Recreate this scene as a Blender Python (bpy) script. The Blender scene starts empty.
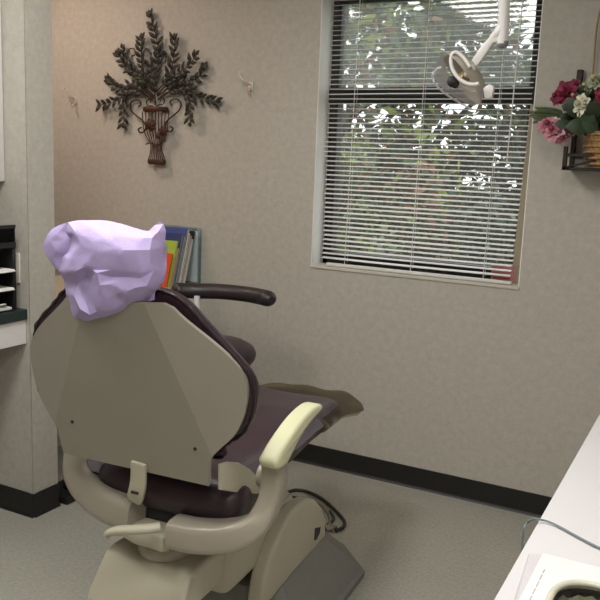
import bpy, bmesh, math, random
from mathutils import Vector, Matrix, geometry
random.seed(7)
PI = math.pi
C = bpy.context.scene.collection
SC = bpy.context.scene

# ------------------------------------------------------------------ camera
F = 805.69; YAW = 0.48327; PITCH = 0.170843; ROLL = 0.039358
CAM = Vector((0.0, -3.4289, 1.4875))
fwd = Vector((-math.sin(YAW)*math.cos(PITCH), math.cos(YAW)*math.cos(PITCH), -math.sin(PITCH)))
rgt = Vector((math.cos(YAW), math.sin(YAW), 0)); upv = rgt.cross(fwd)
cr = rgt*math.cos(ROLL) + upv*math.sin(ROLL); cu = -rgt*math.sin(ROLL) + upv*math.cos(ROLL)
cd = bpy.data.cameras.new('camera'); cam = bpy.data.objects.new('camera', cd); C.objects.link(cam)
cam.matrix_world = Matrix(((cr.x, cu.x, -fwd.x, CAM.x), (cr.y, cu.y, -fwd.y, CAM.y), (cr.z, cu.z, -fwd.z, CAM.z), (0, 0, 0, 1)))
cd.sensor_width = 36; cd.lens = F/600*36; cd.clip_start = 0.02
SC.camera = cam

# measuring helper: where the ray seen at (x, y) of the photo meets a world plane
def meas(px, n, d):
    v = (cr*((px[0]-300)/F) - cu*((px[1]-300)/F) + fwd); n = Vector(n)
    return CAM + v*((d - n.dot(CAM))/n.dot(v))

# ------------------------------------------------------------------ materials
MATS = {}
def lin(h):
    h = h.lstrip('#'); r = [int(h[i:i+2], 16)/255 for i in (0, 2, 4)]
    return tuple((c/12.92 if c <= .04045 else ((c+.055)/1.055)**2.4) for c in r) + (1,)
def mat(name, col, rough=.5, metal=0, var=.06, scale=30, bump=0, bscale=200, coat=0, spec=.5, trans=0, alpha=1, sheen=0, sub=0):
    if name in MATS: return MATS[name]
    m = bpy.data.materials.new(name); m.use_nodes = True; nt = m.node_tree; b = nt.nodes['Principled BSDF']
    c = lin(col) if isinstance(col, str) else col
    tc = nt.nodes.new('ShaderNodeTexCoord')
    nz = nt.nodes.new('ShaderNodeTexNoise'); nz.inputs['Scale'].default_value = scale; nz.inputs['Detail'].default_value = 4
    rp = nt.nodes.new('ShaderNodeValToRGB')
    rp.color_ramp.elements[0].position = .3; rp.color_ramp.elements[1].position = .7
    rp.color_ramp.elements[0].color = tuple(max(0, x*(1-var)) for x in c[:3]) + (1,)
    rp.color_ramp.elements[1].color = tuple(min(1, x*(1+var)) for x in c[:3]) + (1,)
    nt.links.new(tc.outputs['Object'], nz.inputs['Vector']); nt.links.new(nz.outputs['Fac'], rp.inputs['Fac'])
    nt.links.new(rp.outputs['Color'], b.inputs['Base Color'])
    b.inputs['Roughness'].default_value = rough; b.inputs['Metallic'].default_value = metal
    b.inputs['Coat Weight'].default_value = coat; b.inputs['Specular IOR Level'].default_value = spec
    b.inputs['Transmission Weight'].default_value = trans; b.inputs['Alpha'].default_value = alpha
    if sheen: b.inputs['Sheen Weight'].default_value = sheen
    if sub:
        b.inputs['Subsurface Weight'].default_value = sub; b.inputs['Subsurface Radius'].default_value = (.02, .015, .02)
    if bump:
        n2 = nt.nodes.new('ShaderNodeTexNoise'); n2.inputs['Scale'].default_value = bscale; n2.inputs['Detail'].default_value = 5
        bp = nt.nodes.new('ShaderNodeBump'); bp.inputs['Strength'].default_value = bump; bp.inputs['Distance'].default_value = .004
        nt.links.new(tc.outputs['Object'], n2.inputs['Vector']); nt.links.new(n2.outputs['Fac'], bp.inputs['Height'])
        nt.links.new(bp.outputs['Normal'], b.inputs['Normal'])
    MATS[name] = m
    return m

def wall_mat(name, c1, c2):
    m = bpy.data.materials.new(name); m.use_nodes = True; nt = m.node_tree; b = nt.nodes['Principled BSDF']
    tc = nt.nodes.new('ShaderNodeTexCoord')
    a = nt.nodes.new('ShaderNodeTexNoise'); a.inputs['Scale'].default_value = 34; a.inputs['Detail'].default_value = 7; a.inputs['Roughness'].default_value = .7
    rp = nt.nodes.new('ShaderNodeValToRGB'); rp.color_ramp.elements[0].position = .34; rp.color_ramp.elements[1].position = .68
    rp.color_ramp.elements[0].color = lin(c1); rp.color_ramp.elements[1].color = lin(c2)
    nt.links.new(tc.outputs['Object'], a.inputs['Vector']); nt.links.new(a.outputs['Fac'], rp.inputs['Fac'])
    nt.links.new(rp.outputs['Color'], b.inputs['Base Color']); b.inputs['Roughness'].default_value = .62
    b.inputs['Specular IOR Level'].default_value = .3
    v = nt.nodes.new('ShaderNodeTexNoise'); v.inputs['Scale'].default_value = 130; v.inputs['Detail'].default_value = 6
    bp = nt.nodes.new('ShaderNodeBump'); bp.inputs['Strength'].default_value = .35; bp.inputs['Distance'].default_value = .003
    nt.links.new(tc.outputs['Object'], v.inputs['Vector']); nt.links.new(v.outputs['Fac'], bp.inputs['Height']); nt.links.new(bp.outputs['Normal'], b.inputs['Normal'])
    return m

def glass_mat(name, tint, gloss, haze=None, hz=0):
    m = bpy.data.materials.new(name); m.use_nodes = True; nt = m.node_tree; nt.nodes.clear()
    o = nt.nodes.new('ShaderNodeOutputMaterial'); t = nt.nodes.new('ShaderNodeBsdfTransparent'); t.inputs[0].default_value = tint
    g = nt.nodes.new('ShaderNodeBsdfGlossy'); g.inputs['Roughness'].default_value = .05
    mx = nt.nodes.new('ShaderNodeMixShader'); mx.inputs[0].default_value = gloss
    nt.links.new(t.outputs[0], mx.inputs[1]); nt.links.new(g.outputs[0], mx.inputs[2]); last = mx
    if hz:
        d = nt.nodes.new('ShaderNodeBsdfTranslucent'); d.inputs[0].default_value = haze
        m2 = nt.nodes.new('ShaderNodeMixShader'); m2.inputs[0].default_value = hz
        nt.links.new(mx.outputs[0], m2.inputs[1]); nt.links.new(d.outputs[0], m2.inputs[2]); last = m2
    nt.links.new(last.outputs[0], o.inputs[0])
    return m

def emit_mat(name, col, s):
    m = bpy.data.materials.new(name); m.use_nodes = True; nt = m.node_tree; nt.nodes.clear()
    o = nt.nodes.new('ShaderNodeOutputMaterial'); e = nt.nodes.new('ShaderNodeEmission'); e.inputs[0].default_value = col; e.inputs[1].default_value = s
    nt.links.new(e.outputs[0], o.inputs[0]); return m

M_wall = wall_mat('wallpaper', '#aba69c', '#b9b4aa')
M_ceil = mat('ceiling_tile', '#d9d6d0', .9, var=.03, bump=.3)
M_base = mat('black_cove_base', '#191716', .45, var=.15)
M_white = mat('white_laminate', '#dcd8d6', .4, var=.015)
M_counter = mat('white_counter', '#cfcccd', .35, var=.012, scale=6)
M_green = mat('dark_green_laminate', '#22312e', .4, var=.1)
M_cream = mat('cream_shell', '#b8b29e', .42, var=.02, scale=8)
M_shell = mat('shell_plastic', '#918b7e', .5, var=.02, scale=8, bump=.06, bscale=500)
M_cast = mat('painted_casting', '#a79f90', .35, var=.03, metal=.15, scale=8)
M_pad = mat('cream_pad', '#d3d2ae', .4, var=.03, scale=10)
M_burg = mat('burgundy_vinyl', '#33212a', .38, var=.12, scale=12, bump=.12, bscale=350)
M_burg2 = mat('burgundy_edge', '#271a20', .4, var=.12)
M_greyplate = mat('grey_base', '#7c7b76', .55, var=.04)
M_black = mat('black_plastic', '#141414', .4, var=.15)
M_dark = mat('dark_rubber', '#232220', .6, var=.15)
M_chrome = mat('chrome', '#b9b7b3', .22, metal=1, var=.03)
M_iron = mat('dark_bronze_iron', '#33281f', .5, metal=.5, var=.35, scale=60)
M_leafiron = mat('verdigris_leaf_iron', '#2f302a', .5, metal=.4, var=.4, scale=50)
M_rust = mat('rust_brown_iron', '#44281c', .55, metal=.4, var=.3, scale=60)
M_lav = mat('lavender_paper', '#b5a4d2', .8, var=.03, scale=25, bump=.15, bscale=120, sub=.15)
M_frame = mat('black_window_frame', '#15140f', .45, var=.15)
M_reveal = mat('painted_reveal', '#e9e7e3', .6, var=.02)
M_slat = mat('white_blind_slat', '#d8d6d2', .45, var=.01)
M_beige = mat('beige_jamb', '#b9ab94', .6, var=.03)
M_lightw = mat('white_lamp_plastic', '#d8d5d2', .35, var=.015)
M_greycap = mat('grey_cap', '#77757a', .45, var=.05)
M_paper = mat('white_paper', '#e5e3de', .8, var=.02)

def floor_mat():
    m = bpy.data.materials.new('speckled_vinyl'); m.use_nodes = True; nt = m.node_tree; b = nt.nodes['Principled BSDF']
    tc = nt.nodes.new('ShaderNodeTexCoord')
    a = nt.nodes.new('ShaderNodeTexNoise'); a.inputs['Scale'].default_value = 75; a.inputs['Detail'].default_value = 8; a.inputs['Roughness'].default_value = .8
    rp = nt.nodes.new('ShaderNodeValToRGB'); e = rp.color_ramp.elements
    e[0].position = .33; e[0].color = lin('#8f8d82'); e[1].position = .66; e[1].color = lin('#b2b0a4')
    c = nt.nodes.new('ShaderNodeTexNoise'); c.inputs['Scale'].default_value = 4
    mx = nt.nodes.new('ShaderNodeMixRGB'); mx.blend_type = 'MULTIPLY'; mx.inputs[0].default_value = .12
    nt.links.new(tc.outputs['Object'], a.inputs['Vector']); nt.links.new(tc.outputs['Object'], c.inputs['Vector'])
    nt.links.new(a.outputs['Fac'], rp.inputs['Fac']); nt.links.new(rp.outputs['Color'], mx.inputs[1]); nt.links.new(c.outputs['Fac'], mx.inputs[2])
    nt.links.new(mx.outputs[0], b.inputs['Base Color']); b.inputs['Roughness'].default_value = .42
    return m
M_floor = floor_mat()

# ------------------------------------------------------------------ building helpers
MW = {}
def tag(o, label=None, cat=None, group=None, kind=None):
    if label: o['label'] = label
    if cat: o['category'] = cat
    if group: o['group'] = group
    if kind: o['kind'] = kind
    return o
def thing(name, label, cat, loc=(0, 0, 0), rz=0, group=None):
    o = bpy.data.objects.new(name, None); C.objects.link(o); o.empty_display_size = .05
    o.location = loc; o.rotation_euler = (0, 0, rz)
    MW[o] = Matrix.Translation(loc) @ Matrix.Rotation(rz, 4, 'Z')
    return tag(o, label, cat, group)
def obj(name, bm, m, parent=None, smooth=True, world=False, angle=40, label=None):
    if parent is not None and world: bm.transform(MW[parent].inverted())
    bmesh.ops.recalc_face_normals(bm, faces=bm.faces)
    me = bpy.data.meshes.new(name); bm.to_mesh(me); bm.free()
    for mm in (m if isinstance(m, (list, tuple)) else [m]): me.materials.append(mm)
    if smooth:
        for p in me.polygons: p.use_smooth = True
        try: me.set_sharp_from_angle(angle=math.radians(angle))
        except Exception: pass
    o = bpy.data.objects.new(name, me); C.objects.link(o)
    if parent is not None:
        o.parent = parent
        MW[o] = MW[parent]
    if label: o['label'] = label
    return o
def B(): return bmesh.new()
def box(bm, lo, hi, bev=0, seg=2, M=None, mi=0):
    lo, hi = Vector(lo), Vector(hi)
    t = bmesh.new(); bmesh.ops.create_cube(t, size=1)
    for v in t.verts: v.co = Vector(((lo[i]+hi[i])/2 + v.co[i]*(hi[i]-lo[i]) for i in range(3)))
    if bev: bmesh.ops.bevel(t, geom=list(t.edges), offset=bev, segments=seg, affect='EDGES', profile=.5)
    return join(bm, t, M, mi)
def join(bm, t, M=None, mi=0):
    if M is not None: t.transform(M)
    vm = {}
    for v in t.verts: vm[v] = bm.verts.new(v.co)
    for f in t.faces:
        try:
            g = bm.faces.new([vm[v] for v in f.verts]); g.material_index = mi if mi else f.material_index
        except ValueError: pass
    t.free(); return bm
def prism(bm, pts, o, ex, ey, ez, d, bev=0, seg=2, mi=0):
    # outline pts in plane (ex, ey) about o, thickness d along ez
    o, ex, ey, ez = Vector(o), Vector(ex), Vector(ey), Vector(ez)
    t = bmesh.new(); vs = [t.verts.new(o + ex*p[0] + ey*p[1]) for p in pts]
    f = t.faces.new(vs); r = bmesh.ops.extrude_face_region(t, geom=[f])
    nv = [g for g in r['geom'] if isinstance(g, bmesh.types.BMVert)]
    bmesh.ops.translate(t, verts=nv, vec=ez*d)
    bmesh.ops.recalc_face_normals(t, faces=t.faces)
    if bev:
        caps = [e for e in t.edges if any(len(ff.verts) == len(pts) for ff in e.link_faces)] if len(pts) != 4 else list(t.edges)
        bmesh.ops.bevel(t, geom=caps, offset=bev, segments=seg, affect='EDGES', profile=.5)
    return join(bm, t, None, mi)
def spline(pts, n=8, closed=False):
    P = [Vector(p) for p in pts]; out = []; N = len(P)
    rng = range(N if closed else N-1)
    for i in rng:
        p1, p2 = P[i], P[(i+1) % N]
        p0 = P[(i-1) % N] if (closed or i > 0) else p1*2-p2
        p3 = P[(i+2) % N] if (closed or i+2 < N) else p2*2-p1
        for k in range(n):
            t = k/n
            out.append(.5*((2*p1) + (p2-p0)*t + (2*p0-5*p1+4*p2-p3)*t*t + (3*p1-p0-3*p2+p3)*t**3))
    if not closed: out.append(P[-1])
    return out
def tube(bm, pts, r, seg=10, closed=False, ref=None, asp=1.0, sq=False, caps=True, mi=0):
    pts = [Vector(p) for p in pts]; N = len(pts); rings = []
    up = Vector(ref) if ref else None; prev = None
    for i, p in enumerate(pts):
        a = pts[(i-1) % N] if (closed or i > 0) else p; b = pts[(i+1) % N] if (closed or i < N-1) else p
        t = (b-a)
        if t.length < 1e-9: t = Vector((0, 0, 1))
        t.normalize()
        if up is not None: u = up - t*up.dot(t)
        elif prev is not None: u = prev - t*prev.dot(t)
        else:
            q = Vector((0, 0, 1)) if abs(t.z) < .9 else Vector((1, 0, 0)); u = q - t*q.dot(t)
        if u.length < 1e-6: u = t.orthogonal()
        u.normalize(); prev = u; w = t.cross(u)
        rr = r[i] if isinstance(r, (list, tuple)) else r
        ring = []
        for k in range(seg):
            an = 2*PI*k/seg + (PI/seg if sq else 0); c, s = math.cos(an), math.sin(an)
            if sq:
                e = .45; c = math.copysign(abs(c)**e, c); s = math.copysign(abs(s)**e, s)
            ring.append(bm.verts.new(p + u*(c*rr) + w*(s*rr*asp)))
        rings.append(ring)
    for i in range(N if closed else N-1):
        A, Bq = rings[i], rings[(i+1) % N]
        for k in range(seg):
            f = bm.faces.new((A[k], A[(k+1) % seg], Bq[(k+1) % seg], Bq[k])); f.material_index = mi
    if caps and not closed:
        for rg in (rings[0], rings[-1]):
            try: bm.faces.new(rg).material_index = mi
            except ValueError: pass
    return bm
def lathe(bm, prof, o=(0, 0, 0), seg=24, M=None, mi=0):
    t = bmesh.new(); rings = []
    for (r, z) in prof:
        if r < 1e-5: rings.append([t.verts.new((0, 0, z))])
        else: rings.append([t.verts.new((r*math.cos(2*PI*k/seg), r*math.sin(2*PI*k/seg), z)) for k in range(seg)])
    for a, b in zip(rings, rings[1:]):
        for k in range(seg):
            if len(a) == 1 and len(b) == 1: continue
            if len(a) == 1: t.faces.new((a[0], b[k], b[(k+1) % seg]))
            elif len(b) == 1: t.faces.new((a[k], a[(k+1) % seg], b[0]))
            else: t.faces.new((a[k], a[(k+1) % seg], b[(k+1) % seg], b[k]))
    return join(bm, t, (Matrix.Translation(o) @ M) if M is not None else Matrix.Translation(o), mi)
def ball(bm, c, r, sx=1, sy=1, sz=1, u=14, v=9, mi=0):
    t = bmesh.new(); bmesh.ops.create_uvsphere(t, u_segments=u, v_segments=v, radius=r)
    for q in t.verts: q.co = Vector((q.co.x*sx, q.co.y*sy, q.co.z*sz))
    return join(bm, t, Matrix.Translation(c), mi)
def align(d):
    return Vector((0, 0, 1)).rotation_difference(Vector(d).normalized()).to_matrix().to_4x4()
def cushion(bm, nx, ny, func):
    # closed pillow-like solid: func(u, v, side) -> Vector, u,v in -1..1
    top = [[None]*(ny+1) for _ in range(nx+1)]; bot = [[None]*(ny+1) for _ in range(nx+1)]
    for i in range(nx+1):
        for j in range(ny+1):
            u, v = -1+2*i/nx, -1+2*j/ny
            top[i][j] = bm.verts.new(func(u, v, 1))
            bot[i][j] = bm.verts.new(func(u, v, -1))
    for i in range(nx):
        for j in range(ny):
            bm.faces.new((top[i][j], top[i+1][j], top[i+1][j+1], top[i][j+1]))
            bm.faces.new((bot[i][j], bot[i][j+1], bot[i+1][j+1], bot[i+1][j]))
    def side(a, b):
        for k in range(len(a)-1):
            bm.faces.new((a[k], a[k+1], b[k+1], b[k]))
    side([top[i][0] for i in range(nx+1)], [bot[i][0] for i in range(nx+1)])
    side([top[i][ny] for i in range(nx+1)], [bot[i][ny] for i in range(nx+1)])
    side(top[0], bot[0]); side(top[nx], bot[nx])
    return bm
def dup(o, parent=None, loc=None, rz=None, label=None):
    c = o.copy(); C.objects.link(c)
    if parent is not None: c.parent = parent
    if loc is not None: c.location = loc
    if rz is not None: c.rotation_euler = (0, 0, rz)
    if label: c['label'] = label
    for ch in [q for q in o.children]: dup(ch, c)
    return c
def struct(name, bm, m, **k):
    return tag(obj(name, bm, m, smooth=k.pop('smooth', False), **k), kind='structure')

# ------------------------------------------------------------------ room shell
XL, XR, YF, ZC = -3.62, .44, -5.2, 2.62
WX0, WX1, WZ0, WZ1 = -1.7485, -.753, .9946, 2.335
WT = .20                                            # window wall thickness
bm = B(); box(bm, (XL-.1, YF-.1, -.06), (XR+.1, WT, 0)); struct('floor', bm, M_floor)
bm = B(); box(bm, (XL-.1, YF-.1, ZC), (XR+.1, WT, ZC+.08)); struct('ceiling', bm, M_ceil)
bm = B()
box(bm, (XL-.1, 0, 0), (WX0, WT, ZC)); box(bm, (WX1, 0, 0), (XR+.1, WT, ZC))
box(bm, (WX0, 0, 0), (WX1, WT, WZ0)); box(bm, (WX0, 0, WZ1), (WX1, WT, ZC))
struct('wall_back', bm, M_wall)
bm = B(); box(bm, (XL-.1, YF, 0), (XL, 0, ZC)); struct('wall_left', bm, M_wall)
bm = B(); box(bm, (XR, YF, 0), (XR+.1, 0, ZC)); struct('wall_right', bm, M_wall)
bm = B(); box(bm, (XL-.1, YF-.1, 0), (XR+.1, YF, ZC)); struct('wall_front', bm, M_wall)
WGX, WGY0, WGY1 = -2.3838, -1.1672, -1.0268
bm = B(); box(bm, (XL, WGY0, 0), (WGX, WGY1, ZC), .004, 1); struct('wall_wing', bm, M_wall)
# pale corner guard strip seen on the wing wall edge
bm = B(); box(bm, (WGX-.002, WGY0-.0015, .1), (WGX+.0015, WGY0+.02, ZC-.001)); box(bm, (WGX-.02, WGY0-.0015, .1), (WGX, WGY0, ZC-.001)); struct('trim_1', bm, M_wall)

def cove(name, a, b, n):
    # black rubber base with a small toe, along a->b, standing off the wall along n
    a, b, n = Vector(a), Vector(b), Vector(n); bm = B(); d = (b-a)
    prof = [(0, 0), (.012, 0), (.009, .004), (.005, .012), (.004, .1), (.0, .1016)]
    t = bmesh.new(); A = [t.verts.new(a + n*p[0] + Vector((0, 0, p[1]))) for p in prof]; f = t.faces.new(A)
    r = bmesh.ops.extrude_face_region(t, geom=[f]); bmesh.ops.translate(t, verts=[g for g in r['geom'] if isinstance(g, bmesh.types.BMVert)], vec=d)
    join(bm, t); return struct(name, bm, M_base)
cove('baseboard_back', (-2.38, 0, 0), (XR, 0, 0), (0, -1, 0))
cove('baseboard_wing', (WGX, WGY0, 0), (WGX, WGY1, 0), (1, 0, 0))
cove('baseboard_wing_front', (-3.0, WGY0, 0), (WGX+.004, WGY0, 0), (0, -1, 0))
cove('baseboard_right', (XR, YF, 0), (XR, 0, 0), (-1, 0, 0))
cove('baseboard_left', (XL, YF, 0), (XL, WGY0, 0), (1, 0, 0))

# ------------------------------------------------------------------ window
RV = .15
bm = B()
t_ = .012
box(bm, (WX0, .001, WZ0), (WX0+.004, RV, WZ1)); box(bm, (WX1-.004, .001, WZ0), (WX1, RV, WZ1)); box(bm, (WX0, .001, WZ1-.004), (WX1, RV, WZ1))
struct('trim_2', bm, M_reveal)
bm = B(); box(bm, (WX0-.004, -.006, WZ0-.012), (WX1+.002, RV, WZ0+.003), .003, 1); struct('trim_3', bm, mat('sill_paint', '#bdb8ac', .5, var=.03))
wn = B()
FY0, FY1 = RV-.03, RV+.03
def fr(x0, x1, z0, z1, y0=FY0, y1=FY1): box(wn, (x0, y0, z0), (x1, y1, z1), .003, 1)
fr(WX0+.004, WX0+.046, WZ0, WZ1); fr(WX1-.055, WX1-.004, WZ0, WZ1)
fr(WX0, WX1, WZ1-.115, WZ1-.004); fr(WX0, WX1, WZ0+.003, WZ0+.045)
fr(WX0, WX1, 1.765, 1.835, FY0-.012)
fr(WX0+.03, WX0+.052, WZ0, 1.78, FY0-.01); fr(WX1-.052, WX1-.03, WZ0, 1.78, FY0-.01); fr(WX0, WX1, WZ0+.03, WZ0+.06, FY0-.01)
win = struct('window_1', wn, M_frame); MW[win] = Matrix.Identity(4)
bm = B(); box(bm, (WX0+.05, RV-.004, 1.83), (WX1-.05, RV+.002, WZ1-.11))
obj('upper_pane', bm, glass_mat('upper_glass', (.82, .84, .82, 1), .05, (.8, .82, .8, 1), .10), win, smooth=False)
bm = B(); box(bm, (WX0+.05, RV-.012, WZ0+.055), (WX1-.05, RV-.006, 1.77))
obj('lower_pane', bm, glass_mat('lower_glass', (.93, .95, .94, 1), .05, (.85, .87, .85, 1), .02), win, smooth=False)
bm = B(); prism(bm, [(WX1-.056, WZ0+.003), (WX1-.004, WZ0+.003), (WX1-.004, 1.76), (WX1-.036, 1.76)], (0, .085, 0), (1, 0, 0), (0, 0, 1), (0, 1, 0), .02); struct('trim_4', bm, M_beige)

# venetian blind -------------------------------------------------
BY = .035
bl = thing('venetian_blind', 'white slatted venetian blind hanging lowered across the tall window', 'blind', ((WX0+WX1)/2, BY, WZ1-.03))
bx0 = WX0+.028
def bxr(z): return min(-.7615, -.7535 - (2.30-z)*.0354)
def bxl(z): return WX0+.045 - max(0, (z-1.5))*.006
bm = B(); z = 1.035; k = 0; zs = []
while z < 2.262:
    zs.append(z); xl, xr = bxl(z)+random.uniform(-.003, .003), bxr(z)+random.uniform(-.003, .003)
    if 22 <= k <= 25: xl -= [.012, .016, .02, .014][k-22]
    tl = math.radians(13 + random.uniform(-2, 2)); hw = .0125
    sag = random.uniform(-.0016, .0016)
    rows = []
    for i, x in enumerate([xl, xl+(xr-xl)*.33, xl+(xr-xl)*.66, xr]):
        dz = sag*(1 if i in (1, 2) else -.5)
        row = []
        for q, cy in ((-1, 0), (0, .0022), (1, 0)):
            row.append(Vector((x, BY + q*hw*math.cos(tl), z + dz + q*hw*math.sin(tl) + cy)))
        rows.append(row)
    for d in (0, .0008):
        vs = [[bm.verts.new(p + Vector((0, 0, d))) for p in row] for row in rows]
        for i in range(3):
            for j in range(2): bm.faces.new((vs[i][j], vs[i+1][j], vs[i+1][j+1], vs[i][j+1]))
    z += .0218; k += 1
obj('slats', bm, M_slat, bl, world=True)
bm = B(); box(bm, (WX0+.006, BY-.015, 2.29), (-.757, BY+.015, 2.325), .002, 1); obj('headrail', bm, M_slat, bl, world=True)
bm = B(); box(bm, (bxl(1.0)+.03, BY-.022, 1.0), (bxr(1.0)+.008, BY-.004, 1.014), .003, 2); obj('bottom_rail', bm, M_slat, bl, world=True)
for (xb, xt) in ((-1.58, -1.565), (-1.25, -1.237), (-.915, -.9)):
    bm = B()
    tube(bm, [(xb, BY-.0145, 1.005), (xt, BY-.0145, 2.295)], .0016, 6)
    tube(bm, [(xb, BY+.0145, 1.02), (xt, BY+.0145, 2.295)], .0010, 6)
    obj('ladder_cord', bm, M_slat, bl, world=True)
bm = B(); tube(bm, [(-.835, BY-.03, 2.29), (-.85, BY-.026, 1.5)], .0025, 8); obj('tilt_wand', bm, M_slat, bl, world=True)
# pink card standing on the sill behind the blind
bm = B(); box(bm, (-.895, .072, WZ0+.003), (-.792, .078, WZ0+.075), .001, 1)
for q in range(3): box(bm, (-.885, .0705, WZ0+.02+q*.017), (-.81, .0722, WZ0+.026+q*.017), 0, mi=1)
tag(obj('sill_card', bm, [mat('pink_card', '#cf8f90', .7), mat('pink_card_print', '#b4585f', .7)], smooth=False), 'pink card leaning in the lower right window corner behind the blind', 'card')

# ------------------------------------------------------------------ outside
M_grass = mat('outdoor_lawn', '#4d5a35', .95, var=.4, scale=2)
bm = B(); box(bm, (-40, .6, -.5), (25, 60, -.42)); struct('ground', bm, M_grass, )
leafm = [mat('leaf_%s' % n, c, .5, var=.35, scale=1.3, spec=.4) for n, c in (('deep_green', '#2b3823'), ('yellow_green', '#76843a'), ('rust', '#6d4d34'), ('grey_green', '#4c5a48'), ('olive', '#484e2c'))]
M_bark = mat('bark', '#3d342b', .9, var=.3, scale=10)
def tree(name, label, cat, x, y, h, spread, zc0, n, mi, lf, grp, seed):
    R = random.Random(seed)
    t = thing(name, label, cat, (x, y, -.42), R.uniform(0, 6), grp)
    bm = B(); tips = []
    nb = 7
    tr = [(0, 0, 0), (.03*h*R.uniform(-1, 1), .03*h*R.uniform(-1, 1), h*.35), (.05*h*R.uniform(-1, 1), .05*h*R.uniform(-1, 1), h*.9)]
    tube(bm, spline(tr, 6), [.045*h*(1-.8*i/12)*.5 for i in range(13)], 8)
    for b in range(nb):
        a = 2*PI*b/nb + R.uniform(-.3, .3); z0 = h*(zc0 + (.8-zc0)*b/nb); q = Vector((math.cos(a)*spread*.8, math.sin(a)*spread*.8, z0 + h*.2))
        tube(bm, spline([(0, 0, z0), q*.5 + Vector((0, 0, z0*.5+.02*h)), q], 4), [.012*h*(1-.09*i) for i in range(9)], 6); tips.append(q)
    obj('trunk', bm, M_bark, t)
    bm = B()
    blobs = [(Vector((R.uniform(-1, 1)*spread*.75, R.uniform(-1, 1)*spread*.6, h*(zc0 + (1-zc0)*R.random()))), R.uniform(.22, .45)*spread) for _ in range(16)]
    for _ in range(n):
        c, r = R.choice(blobs); d = Vector((R.gauss(0, 1), R.gauss(0, 1), R.gauss(0, 1))).normalized()*r*R.random()**.4
        p = c + d
        if p.z < .05: p.z = .05 + R.random()*.3
        s = lf*R.uniform(.6, 1.4); u = Vector((R.gauss(0, 1), R.gauss(0, 1), R.gauss(0, .6))).normalized(); w = u.orthogonal().normalized(); w = Matrix.Rotation(R.uniform(0, 6.3), 3, u) @ w
        vs = [bm.verts.new(p + q) for q in (u*-s, w*s*.42 + u*-.15*s, u*s, w*-s*.42 + u*-.15*s)]
        bm.faces.new(vs).material_index = min(2, int(R.random()**1.6*3))
    obj('foliage', bm, [leafm[mi], leafm[(mi+3) % 5], leafm[(mi+4) % 5]], t, smooth=False)
G = 'trees and shrubs outside the window'
tree('leafy_shrub', 'yellow green shrub low outside the left half of the lower pane', 'shrub', -3.55, 4.0, 2.1, .75, .05, 1500, 1, .06, G, 1)
tree('leafy_shrub', 'rust brown shrub outside the middle of the lower pane', 'shrub', -2.75, 4.3, 1.9, .7, .05, 1500, 2, .055, G, 2)
tree('leafy_shrub', 'dark green shrub low outside the right half of the lower pane', 'shrub', -1.75, 3.9, 1.7, .75, .05, 1500, 0, .055, G, 3)
tree('leafy_shrub', 'olive shrub behind the yellow green one outside the window', 'shrub', -4.6, 5.2, 2.3, 1.0, .05, 1600, 4, .07, G, 4)
tree('leafy_tree', 'grey green tree filling the left of the upper pane', 'tree', -5.3, 7.2, 5.4, 1.9, .12, 3200, 3, .11, G, 5)
tree('leafy_tree', 'grey green tree behind the middle of the upper pane', 'tree', -4.1, 8.4, 5.2, 1.7, .12, 3000, 3, .12, G, 6)
tree('leafy_tree', 'thin dark green tree behind the right of the window', 'tree', -2.6, 8.0, 3.7, 1.0, .2, 1300, 0, .09, G, 7)
tree('leafy_tree', 'tall deep green tree farthest away beyond the window', 'tree', -7.4, 12, 6.2, 2.4, .1, 2200, 0, .15, G, 8)
tree('leafy_tree', 'broad olive tree in the distance behind the right shrubs', 'tree', -4.2, 13, 3.4, 2.6, .05, 1800, 4, .15, G, 9)

tree('leafy_tree', 'deep green tree outside, standing farthest to the right of the window', 'tree', 1.2, 7.5, 5.0, 1.9, .08, 2600, 0, .12, G, 10)
tree('leafy_shrub', 'olive shrub outside beside the dark green one at the right', 'shrub', -.2, 4.4, 2.0, 1.0, .05, 1600, 4, .07, G, 11)
tree('leafy_tree', 'grey green tree outside beyond the right edge of the window', 'tree', -.9, 10.5, 5.2, 1.5, .1, 2200, 3, .13, G, 12)

# ------------------------------------------------------------------ wall art urn with branches
def wpt(x, y, off=-.014): return meas((x, y), (0, 1, 0), off)
ua = thing('wall_sculpture', 'dark metal wall art of an urn filled with leafy branches', 'wall art', wpt(157, 165, 0))
def w2(pts, off=-.014, n=8, closed=False): return spline([wpt(x, y, off) for x, y in pts], n, closed)
def up2(cx, cy): return (60+cx/2.857, cy/2.857)
bm = B()                                             # rims of the urn
for (cx, cy, rx, zz) in ((273, 313, 41, 6), (276, 463, 29, 5)):
    c = wpt(*up2(cx, cy), -.03); r = rx/2.857/805*4.45
    bm = B(); lathe(bm, [(r*.9, -.012), (r, -.006), (r, .008), (r*.86, .014), (r*.8, .0)], c, 28, Matrix.Diagonal((1, .42, 1, 1)))
    obj('rim' if zz == 6 else 'foot', bm, M_rust, ua, world=True)
bm = B()                                             # vertical wires
for k in range(9):
    s = -1+2*k/8
    prof = [(273+s*38, 318), (272.5+s*36, 345), (273+s*33, 375), (274+s*22, 400), (275+s*16, 412), (275+s*16, 430), (276+s*21, 448), (276+s*26, 462)]
    off = -.03 - .016*math.cos(s*PI/2)
    tube(bm, w2([up2(*p) for p in prof], off, 5), .0028, 6)
tube(bm, w2([up2(245, 412), up2(262, 408), up2(276, 416), up2(292, 408), up2(302, 400)], -.05), .003, 6)
obj('wire_body', bm, M_rust, ua, world=True)
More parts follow.
